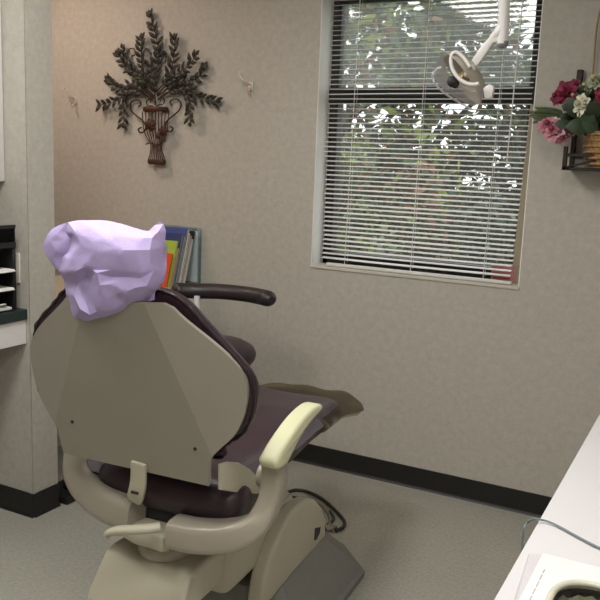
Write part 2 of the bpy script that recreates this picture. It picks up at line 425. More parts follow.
for sg in (-1, 1):
    def m(p): return up2(273 + sg*(p[0]-273), p[1] + (-3 if sg > 0 else 0))
    bm = B()
    tube(bm, w2([m(p) for p in ((322, 304), (315, 299), (318, 289), (332, 286), (344, 295), (343, 314), (328, 330), (309, 345), (301, 360), (305, 375), (317, 379), (322, 369), (313, 364))], -.03), .0042, 8)
    obj('handle', bm, M_iron, ua, world=True)
    bm = B(); tube(bm, w2([m(p) for p in ((276, 312), (281, 303), (292, 302), (299, 294), (295, 284), (287, 285), (288, 293))], -.03), .003, 6)
    obj('scroll', bm, M_iron, ua, world=True)
for (cx, cy, r) in ((258, 356, 15), (294, 374, 12), (280, 388, 8)):
    bm = B(); c = wpt(*up2(cx, cy), -.052); R0 = r/2.857/805*4.4
    for k in range(3):
        for j in range(5+k):
            a = 2*PI*j/(5+k)+k; rr = R0*(.25+.3*k)
            ball(bm, c + Vector((math.cos(a)*rr, -.006+.004*k, math.sin(a)*rr)), R0*.42, 1, .5, 1, 8, 5)
    obj('rosette', bm, M_rust, ua, world=True)
LR = random.Random(3)
def leaf(bm, p, d, L, W, curl=.006):
    d = Vector(d).normalized(); s = Vector((0, 1, 0)).cross(d).normalized(); n = Vector((0, -1, 0))
    rows = [(0, .05), (.25, .75), (.5, 1), (.78, .62), (1, .03)]
    for thick in (0, .0016):
        vs = []
        for t, w in rows:
            c = p + d*(L*t) + n*(curl*math.sin(t*PI) + thick)
            vs.append([bm.verts.new(c - s*W*w + n*-.003), bm.verts.new(c), bm.verts.new(c + s*W*w + n*-.003)])
        for i in range(4):
            for j in range(2): bm.faces.new((vs[i][j], vs[i+1][j], vs[i+1][j+1], vs[i][j+1]))
branches = [
    [(272, 300), (272, 240), (283, 170), (275, 110), (258, 45)],
    [(270, 260), (240, 215), (232, 165), (232, 112)],
    [(268, 262), (225, 215), (190, 190), (166, 156)],
    [(268, 275), (220, 225), (195, 185), (180, 140)],
    [(266, 280), (215, 240), (170, 250), (138, 226)],
    [(266, 285), (205, 255), (165, 285), (118, 300)],
    [(266, 285), (210, 255), (188, 290), (181, 350)],
    [(276, 262), (310, 220), (325, 165), (327, 112)],
    [(278, 270), (330, 215), (365, 190), (388, 158)],
    [(278, 275), (335, 235), (390, 225), (412, 192)],
    [(280, 282), (345, 245), (395, 275), (445, 288)],
    [(280, 285), (340, 250), (370, 285), (372, 345)],
    [(275, 240), (262, 205), (262, 180), (285, 150)],
]
for bi, br in enumerate(branches):
    off = -.022 - .008*(bi % 3)
    pts = w2([up2(*p) for p in br], off, 10)
    bm = B(); tube(bm, pts, [.0045*(1-.6*i/len(pts)) for i in range(len(pts))], 6)
    b = obj('branch', bm, M_iron, ua, world=True)
    bm = B(); n = len(pts); ac = 0; lastp = pts[0]; sd = 1; nl = 0
    for i in range(3, n):
        ac += (pts[i]-lastp).length; lastp = pts[i]
        if i < n*.14: continue
        if ac > .026:
            ac = 0; t = (pts[i]-pts[i-1]).normalized(); sd = -sd
            for s2 in (sd, -sd*.8):
                an = s2*LR.uniform(.5, .95)
                d = Matrix.Rotation(an, 3, 'Y') @ t; d.y = LR.uniform(-.25, .05)
                leaf(bm, pts[i].copy(), d, LR.uniform(.042, .056), LR.uniform(.009, .012))
    leaf(bm, pts[-1].copy(), (pts[-1]-pts[-3]), .032, .011)
    obj('leaves', bm, M_leafiron, b, world=True)
for sp in ([(262, 160), (250, 140), (238, 146), (240, 158)], [(190, 170), (196, 142), (212, 140), (214, 156), (204, 160)], [(300, 180), (304, 155), (298, 145)]):
    bm = B(); tube(bm, w2([up2(*p) for p in sp], -.02), .003, 6); obj('scroll', bm, M_iron, ua, world=True)

# two small coat hooks
M_hook = mat('satin_nickel', '#cdc5b8', .45, metal=.5, var=.04)
def hook(px, label, flip):
    p = wpt(*px, 0); t = thing('wall_hook', label, 'hook', p, 0, 'silver hooks on the back wall')
    bm = B(); box(bm, (-.012, -.006, -.02), (.012, 0, .022), .003, 2); ball(bm, (0, -.007, .012), .004); ball(bm, (0, -.007, -.012), .004); obj('hook_plate', bm, M_hook, t)
    bm = B(); tube(bm, spline([(0, -.005, .012), (-.012*flip, -.035, .02), (-.034*flip, -.045, .045), (-.042*flip, -.045, .06)], 6), .0042, 8); ball(bm, (-.042*flip, -.045, .062), .007)
    obj('upper_prong', bm, M_hook, t)
    bm = B(); tube(bm, spline([(0, -.005, -.006), (.004*flip, -.03, -.03), (.012*flip, -.045, -.034), (.012*flip, -.05, -.018)], 6), .0042, 8); ball(bm, (.012*flip, -.05, -.015), .006)
    obj('lower_prong', bm, M_hook, t)
hook((76, 101), 'small silver wall hook left of the metal urn wall art', 1)
hook((251, 87), 'small silver wall hook between the metal urn art and the window', 1)

# ------------------------------------------------------------------ flower basket on a wall rack (right of window)
M_rack = mat('brown_rack_iron', '#2a221d', .5, metal=.3, var=.25)
rx0, rz0 = -.583, 1.492
rk = thing('wall_rack', 'dark brown metal rack on the wall holding the flower basket', 'wall rack', (-.43, -.0, rz0))
for x in (rx0, -.25):
    bm = B()
    box(bm, (x-.009, -.022, rz0), (x+.009, -.004, 1.86 if x == rx0 else 1.86), .002, 1)
    box(bm, (x-.008, -.175, rz0), (x+.008, -.01, rz0+.016), .002, 1)
    box(bm, (x-.008, -.175, rz0), (x+.008, -.16, rz0+.09), .002, 1)
    box(bm, (x-.012, -.024, 1.845), (x+.012, -.002, 1.885), .003, 1)
    obj('rack_side', bm, M_rack, rk, world=True)
bm = B()
box(bm, (rx0+.01, -.175, rz0), (rx0+.018, -.01, rz0+.012))
for z in (rz0, rz0+.052):
    box(bm, (rx0, -.175, z), (-.25, -.163, z+.012), .002, 1)
    box(bm, (rx0, -.02, z), (-.25, -.01, z+.012), .002, 1)
tr_ = B(); box(tr_, (rx0, -.02, 1.78), (-.25, -.01, 1.79), .002, 1); obj('top_rail', tr_, M_rack, rk, world=True)
tube(bm, [(rx0, -.17, rz0+.01), (-.43, -.17, rz0+.05)], .004, 6); tube(bm, [(-.25, -.17, rz0+.01), (-.43, -.17, rz0+.05)], .004, 6)
for k in range(6):
    y = -.165 + k*.03; box(bm, (rx0, y, rz0), (-.25, y+.008, rz0+.008))
obj('rack_rail', bm, M_rack, rk, world=True)
bm = B(); tube(bm, spline([(-.535, -.02, 1.86), (-.53, -.02, 2.1), (-.45, -.02, 2.2), (-.33, -.02, 2.2), (-.28, -.02, 2.1), (-.27, -.02, 1.86)], 8), .004, 8)
obj('rack_hoop', bm, mat('gold_wire', '#8b7a55', .4, metal=.7), rk, world=True, label='thin brass hoop rising above the rack')
fb = thing('flower_arrangement', 'basket of red, pink and white artificial flowers with green leaves', 'flowers', (-.43, -.105, rz0+.013))
bm = B(); lathe(bm, [(0, 0), (.07, 0), (.085, .05), (.1, .12), (.105, .135), (.09, .135), (.075, .06), (0, .05)], (0, 0, 0), 28)
M_wick = mat('wicker', '#9c7a4e', .75, var=.4, scale=70, bump=1, bscale=90)
bk = obj('basket', bm, M_wick, fb)
bm = B()
for q in range(6): tube(bm, [(.083*1.02*math.cos(a*PI/12)*(1+.045*q), .083*1.02*math.sin(a*PI/12)*(1+.045*q), .015+.022*q) for a in range(24)], .005, 6, closed=True)
obj('woven_bands', bm, M_wick, bk)
FR = random.Random(11)
def flower(px, yoff, R0, mm, mc, layers=3, pet=11, name='flower'):
    c = meas(px, (0, 1, 0), yoff); bm = B(); ax = Vector((-.25+FR.uniform(-.3, .3), -1, FR.uniform(-.1, .5))).normalized(); Mx = Matrix.Translation(c) @ align(ax)
    for L in range(layers):
        for k in range(pet-L):
            a = 2*PI*k/(pet-L) + L*.4; tlt = .25+.38*L; r = R0*(1-.22*L)*FR.uniform(.8, 1.1); w = r*.27; tlt += FR.uniform(-.2, .2)
            M2 = Mx @ Matrix.Rotation(a, 4, 'Z') @ Matrix.Rotation(-tlt, 4, 'Y')
            g = []
            for (u, ww, h) in ((.05, .2, 0), (.4, .85, .03), (.75, 1, .05), (1, .45, .0)):
                g.append([bm.verts.new(M2 @ Vector((r*u, -w*ww, .012*L+h*r+.1*r))), bm.verts.new(M2 @ Vector((r*u, 0, .012*L+h*r))), bm.verts.new(M2 @ Vector((r*u, w*ww, .012*L+h*r+.1*r)))])
            for i in range(3):
                for j in range(2): bm.faces.new((g[i][j], g[i+1][j], g[i+1][j+1], g[i][j+1]))
    fo = obj(name, bm, mm, fb, world=True)
    bm = B(); ball(bm, c + ax*(.012*layers+.004), R0*.24); obj('flower_center', bm, mc, fo, world=True)
    bm = B(); tube(bm, spline([c - ax*.004, c*.6 + Vector((-.43, -.105, rz0+.1))*.4 + Vector((0, 0, .03)), Vector((-.43, -.105, rz0+.1))], 5), .003, 6); obj('stem', bm, MATS['stem'], fo, world=True)
    return fo
mat('stem', '#4c5b36', .6)
M_red = mat('crimson_petal', '#822a44', .6, var=.25, scale=40); M_pk = mat('pink_petal', '#c98a97', .6, var=.2, scale=40); M_wh = mat('ivory_petal', '#dcd9c3', .6, var=.06); M_cr = mat('pale_green_petal', '#a9ad92', .6, var=.15); M_yel = mat('yellow_center', '#b3ad86', .7)
for px, yo, r, a in (((566, 93), -.17, .05, M_red), ((574, 88), -.13, .036, M_red), ((559, 99), -.15, .034, M_red), ((548, 127), -.18, .045, M_pk), ((556, 132), -.2, .046, M_pk), ((562, 136), -.17, .036, M_pk), ((554, 125), -.16, .03, M_wh), ((568, 133), -.17, .036, M_pk),
                     ((584, 105), -.22, .043, M_wh), ((597, 82), -.19, .036, M_cr), ((590, 88), -.17, .03, M_cr), ((606, 96), -.2, .045, M_red), ((612, 116), -.2, .04, M_wh), ((578, 96), -.15, .03, M_cr), ((618, 85), -.15, .04, M_pk)):
    flower(px, yo, r, a, M_yel if a in (M_wh, M_cr) else M_red)
bm = B()
for _ in range(150):
    px = (FR.uniform(562, 625), FR.uniform(78, 130)); p = meas(px, (0, 1, 0), -.12 + FR.uniform(-.06, .05))
    if p.x < -.575 or (p.x+.43)**2 > .19**2 or p.z > 1.80: continue
    d = Vector((p.x+.43+FR.uniform(-.15, .15), FR.uniform(-.1, -.02), p.z-1.66+FR.uniform(-.1, .1)))
    leaf(bm, p, d, FR.uniform(.035, .065), FR.uniform(.010, .02), .01)
for px in ((583, 118), (592, 126), (575, 124), (600, 118), (588, 132), (598, 132)):
    p = meas(px, (0, 1, 0), -.19); leaf(bm, p, (FR.uniform(-.6, .6), -.15, FR.uniform(-.4, .5)), .1, .034, .014)
obj('leaves', bm, mat('dark_leaf', '#2f4029', .5, var=.35, scale=20), fb, world=True)
bm = B()
for (x0, y0, x1, y1) in ((566, 118, 532, 114), (568, 116, 538, 110), (566, 122, 536, 120)):
    pts = spline([meas((x0, y0), (0, 1, 0), -.13), meas(((x0+x1)/2, (y0+y1)/2-2), (0, 1, 0), -.15), meas((x1, y1), (0, 1, 0), -.16)], 8); tube(bm, pts, .002, 5)
    for i in range(3, len(pts)):
        for s in (-1, 1): leaf(bm, pts[i].copy(), Matrix.Rotation(s*.8, 3, 'Y') @ (pts[i]-pts[i-1]), .02, .003, .004)
obj('fern_sprig', bm, mat('sprig_green', '#5b6c46', .6, var=.2), fb, world=True)

# ------------------------------------------------------------------ counters on the left
def desk(name, label, y0, y1, zt, ap=True):
    t = thing(name, label, 'counter', (-2.7, (y0+y1)/2, 0))
    bm = B(); box(bm, (-3.1, y0, zt-.042), (-2.395, y1, zt), .003, 1); obj('worktop', bm, [M_green], t, world=True)
    bm = B(); box(bm, (-3.08, y0+.002, zt-.14), (-2.404, y1-.001, zt-.042), .002, 1); obj('apron', bm, M_white, t, world=True)
    bm = B(); box(bm, (-3.1, y0, 0), (-3.07, y1, zt-.14)); obj('back_panel', bm, M_white, t, world=True)
    return t
dk1 = desk('counter', 'dark green topped counter with white apron against the wing wall', -2.5, WGY0-.001, .871)
bm = B(); box(bm, (-3.07, -2.5, 0), (-2.41, -2.05, .73), .002, 1); obj('drawer_pedestal', bm, M_white, dk1, world=True)
dk2 = desk('counter', 'dark edged counter in the alcove under the metal urn wall art', WGY1+.001, -.001, .838)
bm = B(); box(bm, (-3.07, -.5, 0), (-2.75, -.46, .697), .002, 1); obj('support_panel', bm, M_white, dk2, world=True)
bm = B(); box(bm, (-3.095, WGY1+.002, .838), (-2.4, -.003, .841)); obj('laminate_top', bm, mat('pale_laminate', '#b7aa94', .4, var=.02), dk2, world=True, label='pale laminate surface inside the dark edge')
# low black foot pedal on the floor behind the wing wall
fp = thing('foot_pedal', 'low black block on the floor at the end of the wing wall', 'foot pedal', (-2.415, -.9, 0))
bm = B(); box(bm, (-.1, -.115, 0), (.065, .1, .035), .01, 2); obj('housing', bm, M_black, fp)
bm = B(); lathe(bm, [(0, .0325), (.05, .0325), (.05, .05), (.04, .056), (0, .057)], (0, 0, 0), 24); obj('pedal_disc', bm, M_black, fp)
# upper cabinet at far left
wc = thing('wall_cabinet', 'white wall cabinet hanging above the left counter', 'cabinet', (-2.7, -1.7, 1.36))
bm = B(); box(bm, (-2.86, -2.3, 1.362), (-2.522, WGY0-.001, 2.3), .002, 1); obj('body', bm, M_white, wc, world=True)
for (a, b) in ((-2.3, -1.737), (-1.732, WGY0-.003)):
    bm = B(); box(bm, (-2.521, a, 1.365), (-2.502, b, 2.298), .003, 2); d = obj('door', bm, M_white, wc, world=True)
    bm = B(); yy = -1.78 if a < -2 else -1.69
    tube(bm, spline([(-2.502, yy, 1.42), (-2.478, yy, 1.425), (-2.478, yy, 1.495), (-2.502, yy, 1.5)], 4), .004, 8); obj('handle', bm, M_chrome, d, world=True)
# light switch on wing wall
sw = thing('light_switch', 'white wall plate on the wing wall beside the black letter trays', 'switch', (-2.455, WGY0, 1.03))
bm = B(); box(bm, (-.03, -.007, -.06), (.025, 0, .06), .003, 2); obj('plate', bm, mat('switch_ivory', '#d9d6c8', .4), sw)
bm = B(); box(bm, (-.01, -.013, -.012), (.006, -.006, .012), .002, 1); obj('toggle', bm, mat('switch_ivory', '#d9d6c8', .4), sw)
# black desk organiser
og = thing('letter_tray', 'black plastic stacked letter trays with a slotted file sorter on top', 'letter tray', (-2.537, -1.36, .871))
ox0, ox1, oy0, oy1 = -.13, .128, -.16, .15
bm = B()
for z in (.002, .078, .150): box(bm, (ox0, oy0, z), (ox1, oy1, z+.004), .001, 1)
obj('shelf', bm, M_black, og)
bm = B()
box(bm, (ox0, oy1-.004, .002), (ox1, oy1, .245), .001, 1)
for y in (oy0, oy1-.004):
    pass
for x in (ox0,): box(bm, (x, oy0, .002), (x+.004, oy1, .215), .001, 1)
for (px_, py_) in ((ox1-.03, oy1-.012), (ox0, oy0+.002)): box(bm, (px_, py_, .002), (px_+.028, py_+.01, .245), .001, 1)
obj('frame', bm, M_black, og)
bm = B(); box(bm, (ox1-.03, oy0+.002, .002), (ox1-.002, oy0+.012, .245), .001, 1); obj('post', bm, M_black, og)
bm = B()
box(bm, (ox0, oy0, .246), (ox1+.004, oy1, .252), .001, 1)
for k in range(5):
    y = oy0 + k*.0765; box(bm, (ox0, y, .25), (ox1, y+.004, .325), .001, 1)
for x in (ox0, ox1-.003): box(bm, (x, oy0, .25), (x+.006, oy1, .268), .001, 1); box(bm, (x, oy0, .32), (x+.006, oy1, .334), .001, 1)
obj('file_sorter', bm, M_black, og)
ZT = .871
for z, lb, dx in ((.155, 'white paper stack in the top tier of the black trays', .012), (.083, 'white paper stack in the middle tier of the black trays', .006)):
    bm = B()
    for q in range(4): box(bm, (-2.537+ox0+.01+q*.002, -1.36+oy0+.004-q*.002, ZT+z+q*.0022), (-2.537+ox1+dx-.002*q, -1.36+oy1-.014, ZT+z+q*.0022+.002))
    tag(obj('paper_stack', bm, M_paper, smooth=False), lb, 'papers', 'papers in the black letter trays')
bm = B()
for q in range(3): box(bm, (-2.537+ox0+.01, -1.36+oy0+.002, ZT+.0065+q*.003), (-2.537+ox1-.006, -1.36+oy1-.02, ZT+.0088+q*.003))
tag(obj('paper_stack', bm, M_paper, smooth=False), 'white paper stack in the bottom tier of the black trays', 'papers', 'papers in the black letter trays')
bm = B(); box(bm, (-2.467, -1.345, ZT+.0165), (-2.417, -1.25, ZT+.034), .006, 2); tag(obj('metal_clip', bm, M_chrome), 'small silver clip lying in the bottom black letter tray', 'clip')

# ------------------------------------------------------------------ books and leaflets in the alcove
M_cols = {'orange': mat('orange_cover', '#c8491d', .55, var=.05), 'lime': mat('lime_cover', '#9aae3c', .55, var=.08), 'navy': mat('navy_cover', '#2d3566', .5, var=.1),
          'blue': mat('blue_cover', '#3b4b86', .5, var=.1), 'cream': mat('cream_cover', '#c9c2a8', .6), 'grey': mat('grey_cover', '#6c7078', .6, var=.1), 'tan': mat('tan_cover', '#a58f6b', .6, var=.1), 'white': mat('white_cover', '#c4c6c8', .6, var=.05), 'teal': mat('slate_cover', '#4d5f6c', .6, var=.1), 'black': M_black}
ZB = .841
bks = [('orange', .172, .16, .006, -.268, 'orange booklet standing in front of the lime green one', -2.452),
       ('lime', .236, .17, .010, -.248, 'lime green booklet standing behind the orange one', -2.446),
       ('tan', .20, .15, .009, -.228, 'tan thin booklet tucked behind the lime green one', -2.440),
       ('navy', .272, .19, .012, -.208, 'navy blue book standing behind the lime green booklet', -2.442),
       ('grey', .262, .20, .011, -.186, 'grey magazine right behind the navy blue book', -2.436),
       ('blue', .30, .20, .013, -.164, 'bright blue book, tallest of the leaning books', -2.438),
       ('white', .275, .20, .011, -.141, 'white folder leaning behind the bright blue book', -2.432),
       ('tan', .262, .20, .016, -.118, 'tan covered book leaning between two white folders', -2.428),
       ('white', .282, .2, .008, -.092, 'white folder with a dark top edge beside the clear holder', -2.424)]
for (c, h, w, t, y, lb, xr) in bks:
    y = -.125 + (y + .092)*.62; xr += .02; t = min(t, .0122)
    Mb = Matrix.Translation((xr, y, ZB + .0005)) @ Matrix.Rotation(math.radians(-17), 4, 'X')
    bt = thing('book' if t > .009 else 'booklet', lb, 'book', (xr, y, ZB), 0, 'books leaning in the alcove'); 
    bm = B(); box(bm, (-w, 0, 0.001), (0, .0014, h), 0, 1, Mb); box(bm, (-w, t-.0014, .001), (0, t, h), 0, 1, Mb); box(bm, (-w, 0, .001), (-w+.002, t, h), 0, 1, Mb)
    if c == 'white' and t < .009: box(bm, (-.03, -.001, h-.04), (.001, t+.001, h+.002), 0, 1, Mb, mi=1)
    if c == 'lime': box(bm, (-w*.75, -.0006, h*.62), (-w*.2, .0002, h*.68), 0, 1, Mb, mi=1)
    obj('cover', bm, [M_cols[c], M_black if c != 'lime' else mat('lime_dark', '#5f7527', .6)], bt, smooth=False, world=True)
    bm = B(); box(bm, (-w+.002, .0016, .002), (-.002, t-.0016, h-.003), 0, 1, Mb); obj('pages', bm, mat('page_edge', '#b7b3a6', .85, var=.1, scale=200), bt, smooth=False, world=True)
ah = thing('brochure_holder', 'clear acrylic holder behind the leaning books against the back wall', 'holder', (-2.49, -.024, ZB))
M_acr = glass_mat('acrylic', (.86, .93, .93, 1), .12, (.8, .88, .9, 1), .25)
bm = B(); box(bm, (-.16, .012, .001), (.108, .018, .29)); box(bm, (.104, -.012, .001), (.108, .013, .29)); box(bm, (-.16, -.012, .001), (-.156, .013, .25)); box(bm, (-.16, -.012, .001), (.108, .013, .005)); obj('holder_body', bm, M_acr, ah, smooth=False)
bm = B(); box(bm, (-.15, .002, .006), (.1, .008, .27)); tag(obj('leaflet', bm, mat('pale_leaflet', '#aeb8bd', .6, var=.05), None, smooth=False), 'pale leaflet standing inside the clear acrylic holder', 'leaflet'); bpy.data.objects['leaflet'].location = (-2.49, -.024, ZB)

# ------------------------------------------------------------------ assistant stool
sx, sy = -1.97, -.52
st = thing('assistant_stool', 'burgundy swivel stool with a curved black arm bar near the alcove', 'stool', (sx, sy, 0))
bm = B(); lathe(bm, [(0, .57), (.15, .57), (.185, .585), (.203, .61), (.207, .635), (.195, .66), (.16, .68), (.08, .688), (0, .69)], (0, 0, 0), 36); obj('seat', bm, M_burg, st)
bm = B(); lathe(bm, [(0, .10), (.035, .10), (.035, .36), (.024, .365), (.024, .56), (.09, .56), (.09, .57), (0, .57)], (0, 0, 0), 20); obj('column', bm, M_chrome, st)
for k in range(5):
    a = 2*PI*k/5 + .3; d = Vector((math.cos(a), math.sin(a), 0)); bm = B()
    tube(bm, [d*.03 + Vector((0, 0, .12)), d*.14 + Vector((0, 0, .105)), d*.25 + Vector((0, 0, .075))], [.026, .022, .016], 8, asp=.7); lg = obj('leg', bm, M_black, st)
    bm = B(); p = d*.25; lathe(bm, [(0, -.018), (.022, -.018), (.027, -.01), (.027, .01), (.022, .018), (0, .018)], (p.x, p.y, .0275), 16, Matrix.Rotation(a, 4, 'Z') @ Matrix.Rotation(PI/2, 4, 'X')); tube(bm, [(p.x, p.y, .05), (p.x, p.y, .08)], .007, 8); obj('caster', bm, M_black, lg)
A = [meas(p, (0, 1, 0), y) - Vector((sx, sy, 0)) for p, y in (((172, 290), -.57), ((184, 290.5), -.53), ((200, 291), -.49), ((220, 291.5), -.46), ((245, 294), -.44), ((262, 297), -.46), ((272, 300), -.50))]
ap = spline(A, 8); n = len(ap)
bm = B(); tube(bm, ap, [.035*min(1, .45+.55*math.sin(min(1, i/4)*PI/2), .45+.55*math.sin(min(1, (n-1-i)/4)*PI/2)) for i in range(n)], 14, ref=(0, 0, 1), asp=1.15)
obj('arm_bar', bm, mat('black_arm_vinyl', '#241c1e', .45, var=.1), st, label='curved black padded arm bar')
pp = meas((197, 300), (0, 1, 0), -.52) - Vector((sx, sy, 0))
bm = B(); tube(bm, [(pp.x, pp.y-.0, pp.z+.02), (pp.x, pp.y, .60), (pp.x*.4, pp.y*.4, .555), (0, 0, .555)], .014, 10); obj('arm_post', bm, M_lightw, st)

# ------------------------------------------------------------------ dental operating light
LY = -1.0
def lp(x, y, dy=0): return meas((x, y), (0, 1, 0), LY+dy)
dl = thing('dental_light', 'white dental operating light hanging on its arm before the window', 'lamp', (lp(503, 0).x, LY, ZC))
p0 = lp(502.5, 44); p1 = lp(504.5, 1)
bm = B(); tube(bm, [p0, p1, ], .0145*1.15, 16); tube(bm, [p1, p1 + Vector((0, 0, .02))], .012, 12); tube(bm, [p1 + Vector((0, 0, .02)), Vector((p1.x, p1.y, ZC-.02))], .0165, 16)
lathe(bm, [(0, 0), (.07, 0), (.07, -.02), (.03, -.035), (0, -.035)], (p1.x, p1.y, ZC), 24); obj('drop_post', bm, M_lightw, dl, world=True)
bm = B(); ball(bm, lp(503, 43), .0165, 1, 1, 1.0); obj('end_cap', bm, M_greycap, dl, world=True, label='grey rounded cap under the drop post')
bm = B(); a0, a1, a2, a3 = lp(506, 22), lp(494, 37), lp(482, 54), lp(474, 67)
tube(bm, spline([lp(504, 20), lp(500, 31), a1, lp(488, 46), a2, a3], 5), [.012, .014, .015, .016, .017, .0175, .0175, .017, .0155, .014, .0125, .0115, .0105, .0098, .0095, .0092, .009, .009, .009, .009, .0095, .0095, .010, .010, .010, .0095], 12)
g0 = lp(500, 30); prism(bm, [((lp(x, y)-g0).x, (lp(x, y)-g0).z) for x, y in ((502, 17), (499, 23), (492, 35), (480, 49), (472, 61), (478, 66), (486, 55), (494, 43), (502, 42))], g0 + Vector((0, -.011, 0)), (1, 0, 0), (0, 0, 1), (0, 1, 0), .022, .004)
obj('arm', bm, M_lightw, dl, world=True)
hd = lp(465, 72, .0)
nrm = Vector((-.45, .80, -.42)).normalized()            # lamp faces back towards the chair head / wall side
nrm = Vector((-.62, -.35, -.62)).normalized()
Mh = Matrix.Translation(lp(466, 76, .03)) @ align(nrm)
M_refl = mat('lamp_reflector', '#b9b2a4', .25, metal=.25, var=.08, scale=25)
bm = B(); prof = [(0, -.035), (.03, -.033), (.06, -.024), (.085, -.006), (.097, .014), (.1, .016), (.088, -.009), (.062, -.028), (.03, -.037), (0, -.039)]
lathe(bm, prof, (0, 0, 0), 36, Mh @ Matrix.Diagonal((1, .78, 1, 1)))
obj('reflector', bm, M_refl, dl, world=True)
# handle ring, an open white C seen at the left of the head
bm = B(); R = [lp(x, y, -.05) for x, y in ((470, 67), (464, 58), (457, 52.5), (452.5, 54), (451, 61), (453, 70), (459, 78.5), (467, 83.5), (474, 84.5), (479, 83.5))]
tube(bm, spline(R, 6), .0058, 10); obj('handle_ring', bm, M_lightw, dl, world=True)
bm = B(); ball(bm, lp(452, 81.5, -.045), .0155, 1, 1, 1.05); ball(bm, lp(455, 84, -.03), .013); obj('knob', bm, M_dark, dl, world=True, label='black round knob at the lower left')
bm = B(); ball(bm, lp(471, 69, -.02), .014); tube(bm, [lp(471, 69, -.02), lp(467, 75, .0)], .011, 10); obj('yoke', bm, M_lightw, dl, world=True)
bm = B(); prism(bm, [(-.012, .0), (.006, .012), (.02, .004), (.016, -.028), (-.006, -.03)], lp(487, 88, -.02), (1, 0, 0), (0, 0, 1), (0, 1, 0), .02, .004); obj('side_lug', bm, M_lightw, dl, world=True)
bm = B(); box(bm, (-.016, -.012, -.03), (.016, .012, .02), .005, 2, Mh); obj('bulb_housing', bm, mat('amber_housing', '#a58a5e', .3, metal=.3), dl, world=True, label='amber bulb housing in the reflector')
# clear splash shield hanging in front
M_sh = glass_mat('clear_shield', (.9, .9, .91, 1), .08, (.9, .9, .93, 1), .28)
bm = B(); Ms = Matrix.Translation(lp(455, 84, .0)) @ align(nrm)
top = [lp(x, y, -.02) for x, y in ((444, 52), (437, 62), (433, 73), (436, 82), (446, 92), (460, 101), (474, 107), (482, 100), (484, 92), (470, 92), (455, 84), (446, 70))]
t = bmesh.new(); vs = [t.verts.new(p) for p in top]; f = t.faces.new(vs); r = bmesh.ops.extrude_face_region(t, geom=[f]); bmesh.ops.translate(t, verts=[g for g in r['geom'] if isinstance(g, bmesh.types.BMVert)], vec=(-.004, .008, .002)); join(bm, t)
obj('splash_shield', bm, M_sh, dl, world=True, label='clear plastic splash shield')
bm = B(); tube(bm, spline([lp(x, y, -.021) for x, y in ((441, 67), (436, 69), (432.5, 75), (435, 84), (446, 94), (460, 103), (473, 110))], 5), .003, 8); obj('shield_rim', bm, glass_mat('shield_edge', (.9, .9, .92, 1), .1, (.95, .95, .97, 1), .6), dl, world=True)

# ------------------------------------------------------------------ dental chair (local frame: +Y towards the toe end)
CZ = math.radians(4); CO = (-1.2567, -1.8983, 0)
ch = thing('dental_chair', 'beige shelled dental chair with burgundy upholstery seen from behind', 'dental chair', CO, CZ)
MC = MW[ch]; MCi = MC.inverted()
ex_w = (MC.to_3x3() @ Vector((1, 0, 0))); ey_w = (MC.to_3x3() @ Vector((0, 1, 0)))
def onX(p, X): return MCi @ meas(p, ex_w, ex_w.dot(Vector(CO)) + X)
def onY(p, Y): return MCi @ meas(p, ey_w, ey_w.dot(Vector(CO)) + Y)
def onZ(p, Z): return MCi @ meas(p, (0, 0, 1), Z)
cx = -.006; REC = math.radians(10); BZ = .70
def bp(u, v, w): # backrest frame: u across, v up the plate, w towards the sitter
    return Vector((cx+u, -v*math.sin(REC) + w*math.cos(REC), BZ + v*math.cos(REC) + w*math.sin(REC)))
HP = [(p.x, p.y) for p in spline([Vector((a, b, 0)) for a, b in [(-.03, .214), (.0, .222), (.07, .231), (.10, .252), (.14, .290), (.19, .313), (.25, .323), (.295, .313), (.345, .270), (.42, .178), (.447, .150), (.456, .130), (.47, .10)]], 6)]
def half(v):
    for (a, b), (c, d) in zip(HP, HP[1:]):
        if v <= c: return b + (d-b)*max(0, (v-a)/(c-a))
    return HP[-1][1]
def ridge(v): return .235 + (.10-.235)*(v-.09)/.33 if v > .07 else .30
def shell_w(u, v):
    r = min(ridge(v), half(v)); a = abs(u)
    return .0 if a <= r else (a-r)*.25
vsamp = [.4555*k/44 for k in range(45)]
bm = B(); grid = []
for v in vsamp:
    h = half(v); r = min(ridge(v), h-.0005); row = []
    us = [-h, -h+.33*(h-r), -h+.66*(h-r), -r, -r*.66, -r*.33, 0, r*.33, r*.66, r, h-.66*(h-r), h-.33*(h-r), h]
    row = [(u, v, shell_w(u, v)) for u in us]; grid.append(row)
for side in (0, .010):
    vs = [[bm.verts.new(bp(u, v, w+side)) for (u, v, w) in row] for row in grid]
    if side == 0: F0 = vs
    else: F1 = vs
    for i in range(len(vs)-1):
        for j in range(12): bm.faces.new((vs[i][j], vs[i+1][j], vs[i+1][j+1], vs[i][j+1]))
for i in range(len(grid)-1):
    for j in (0, 12): bm.faces.new((F0[i][j], F0[i+1][j], F1[i+1][j], F1[i][j]))
for j in range(12):
    for i in (0, len(grid)-1): bm.faces.new((F0[i][j], F0[i][j+1], F1[i][j+1], F1[i][j]))
shell = obj('backrest_shell', bm, M_shell, ch, angle=12)
for px in ((72, 422), (194.6, 449)):
    l = min([(abs(0), 0)]); bm = B()
    q = onY(px, -.02); v = (q.z-BZ)/math.cos(REC); u = q.x-cx
    lathe(bm, [(0, 0), (.0045, 0), (.0045, .002), (.002, .003), (0, .002)], bp(u, v, shell_w(u, v)-.0025), 12, align(bp(0, 0, 1)-bp(0, 0, 0))); obj('screw', bm, M_dark, shell)
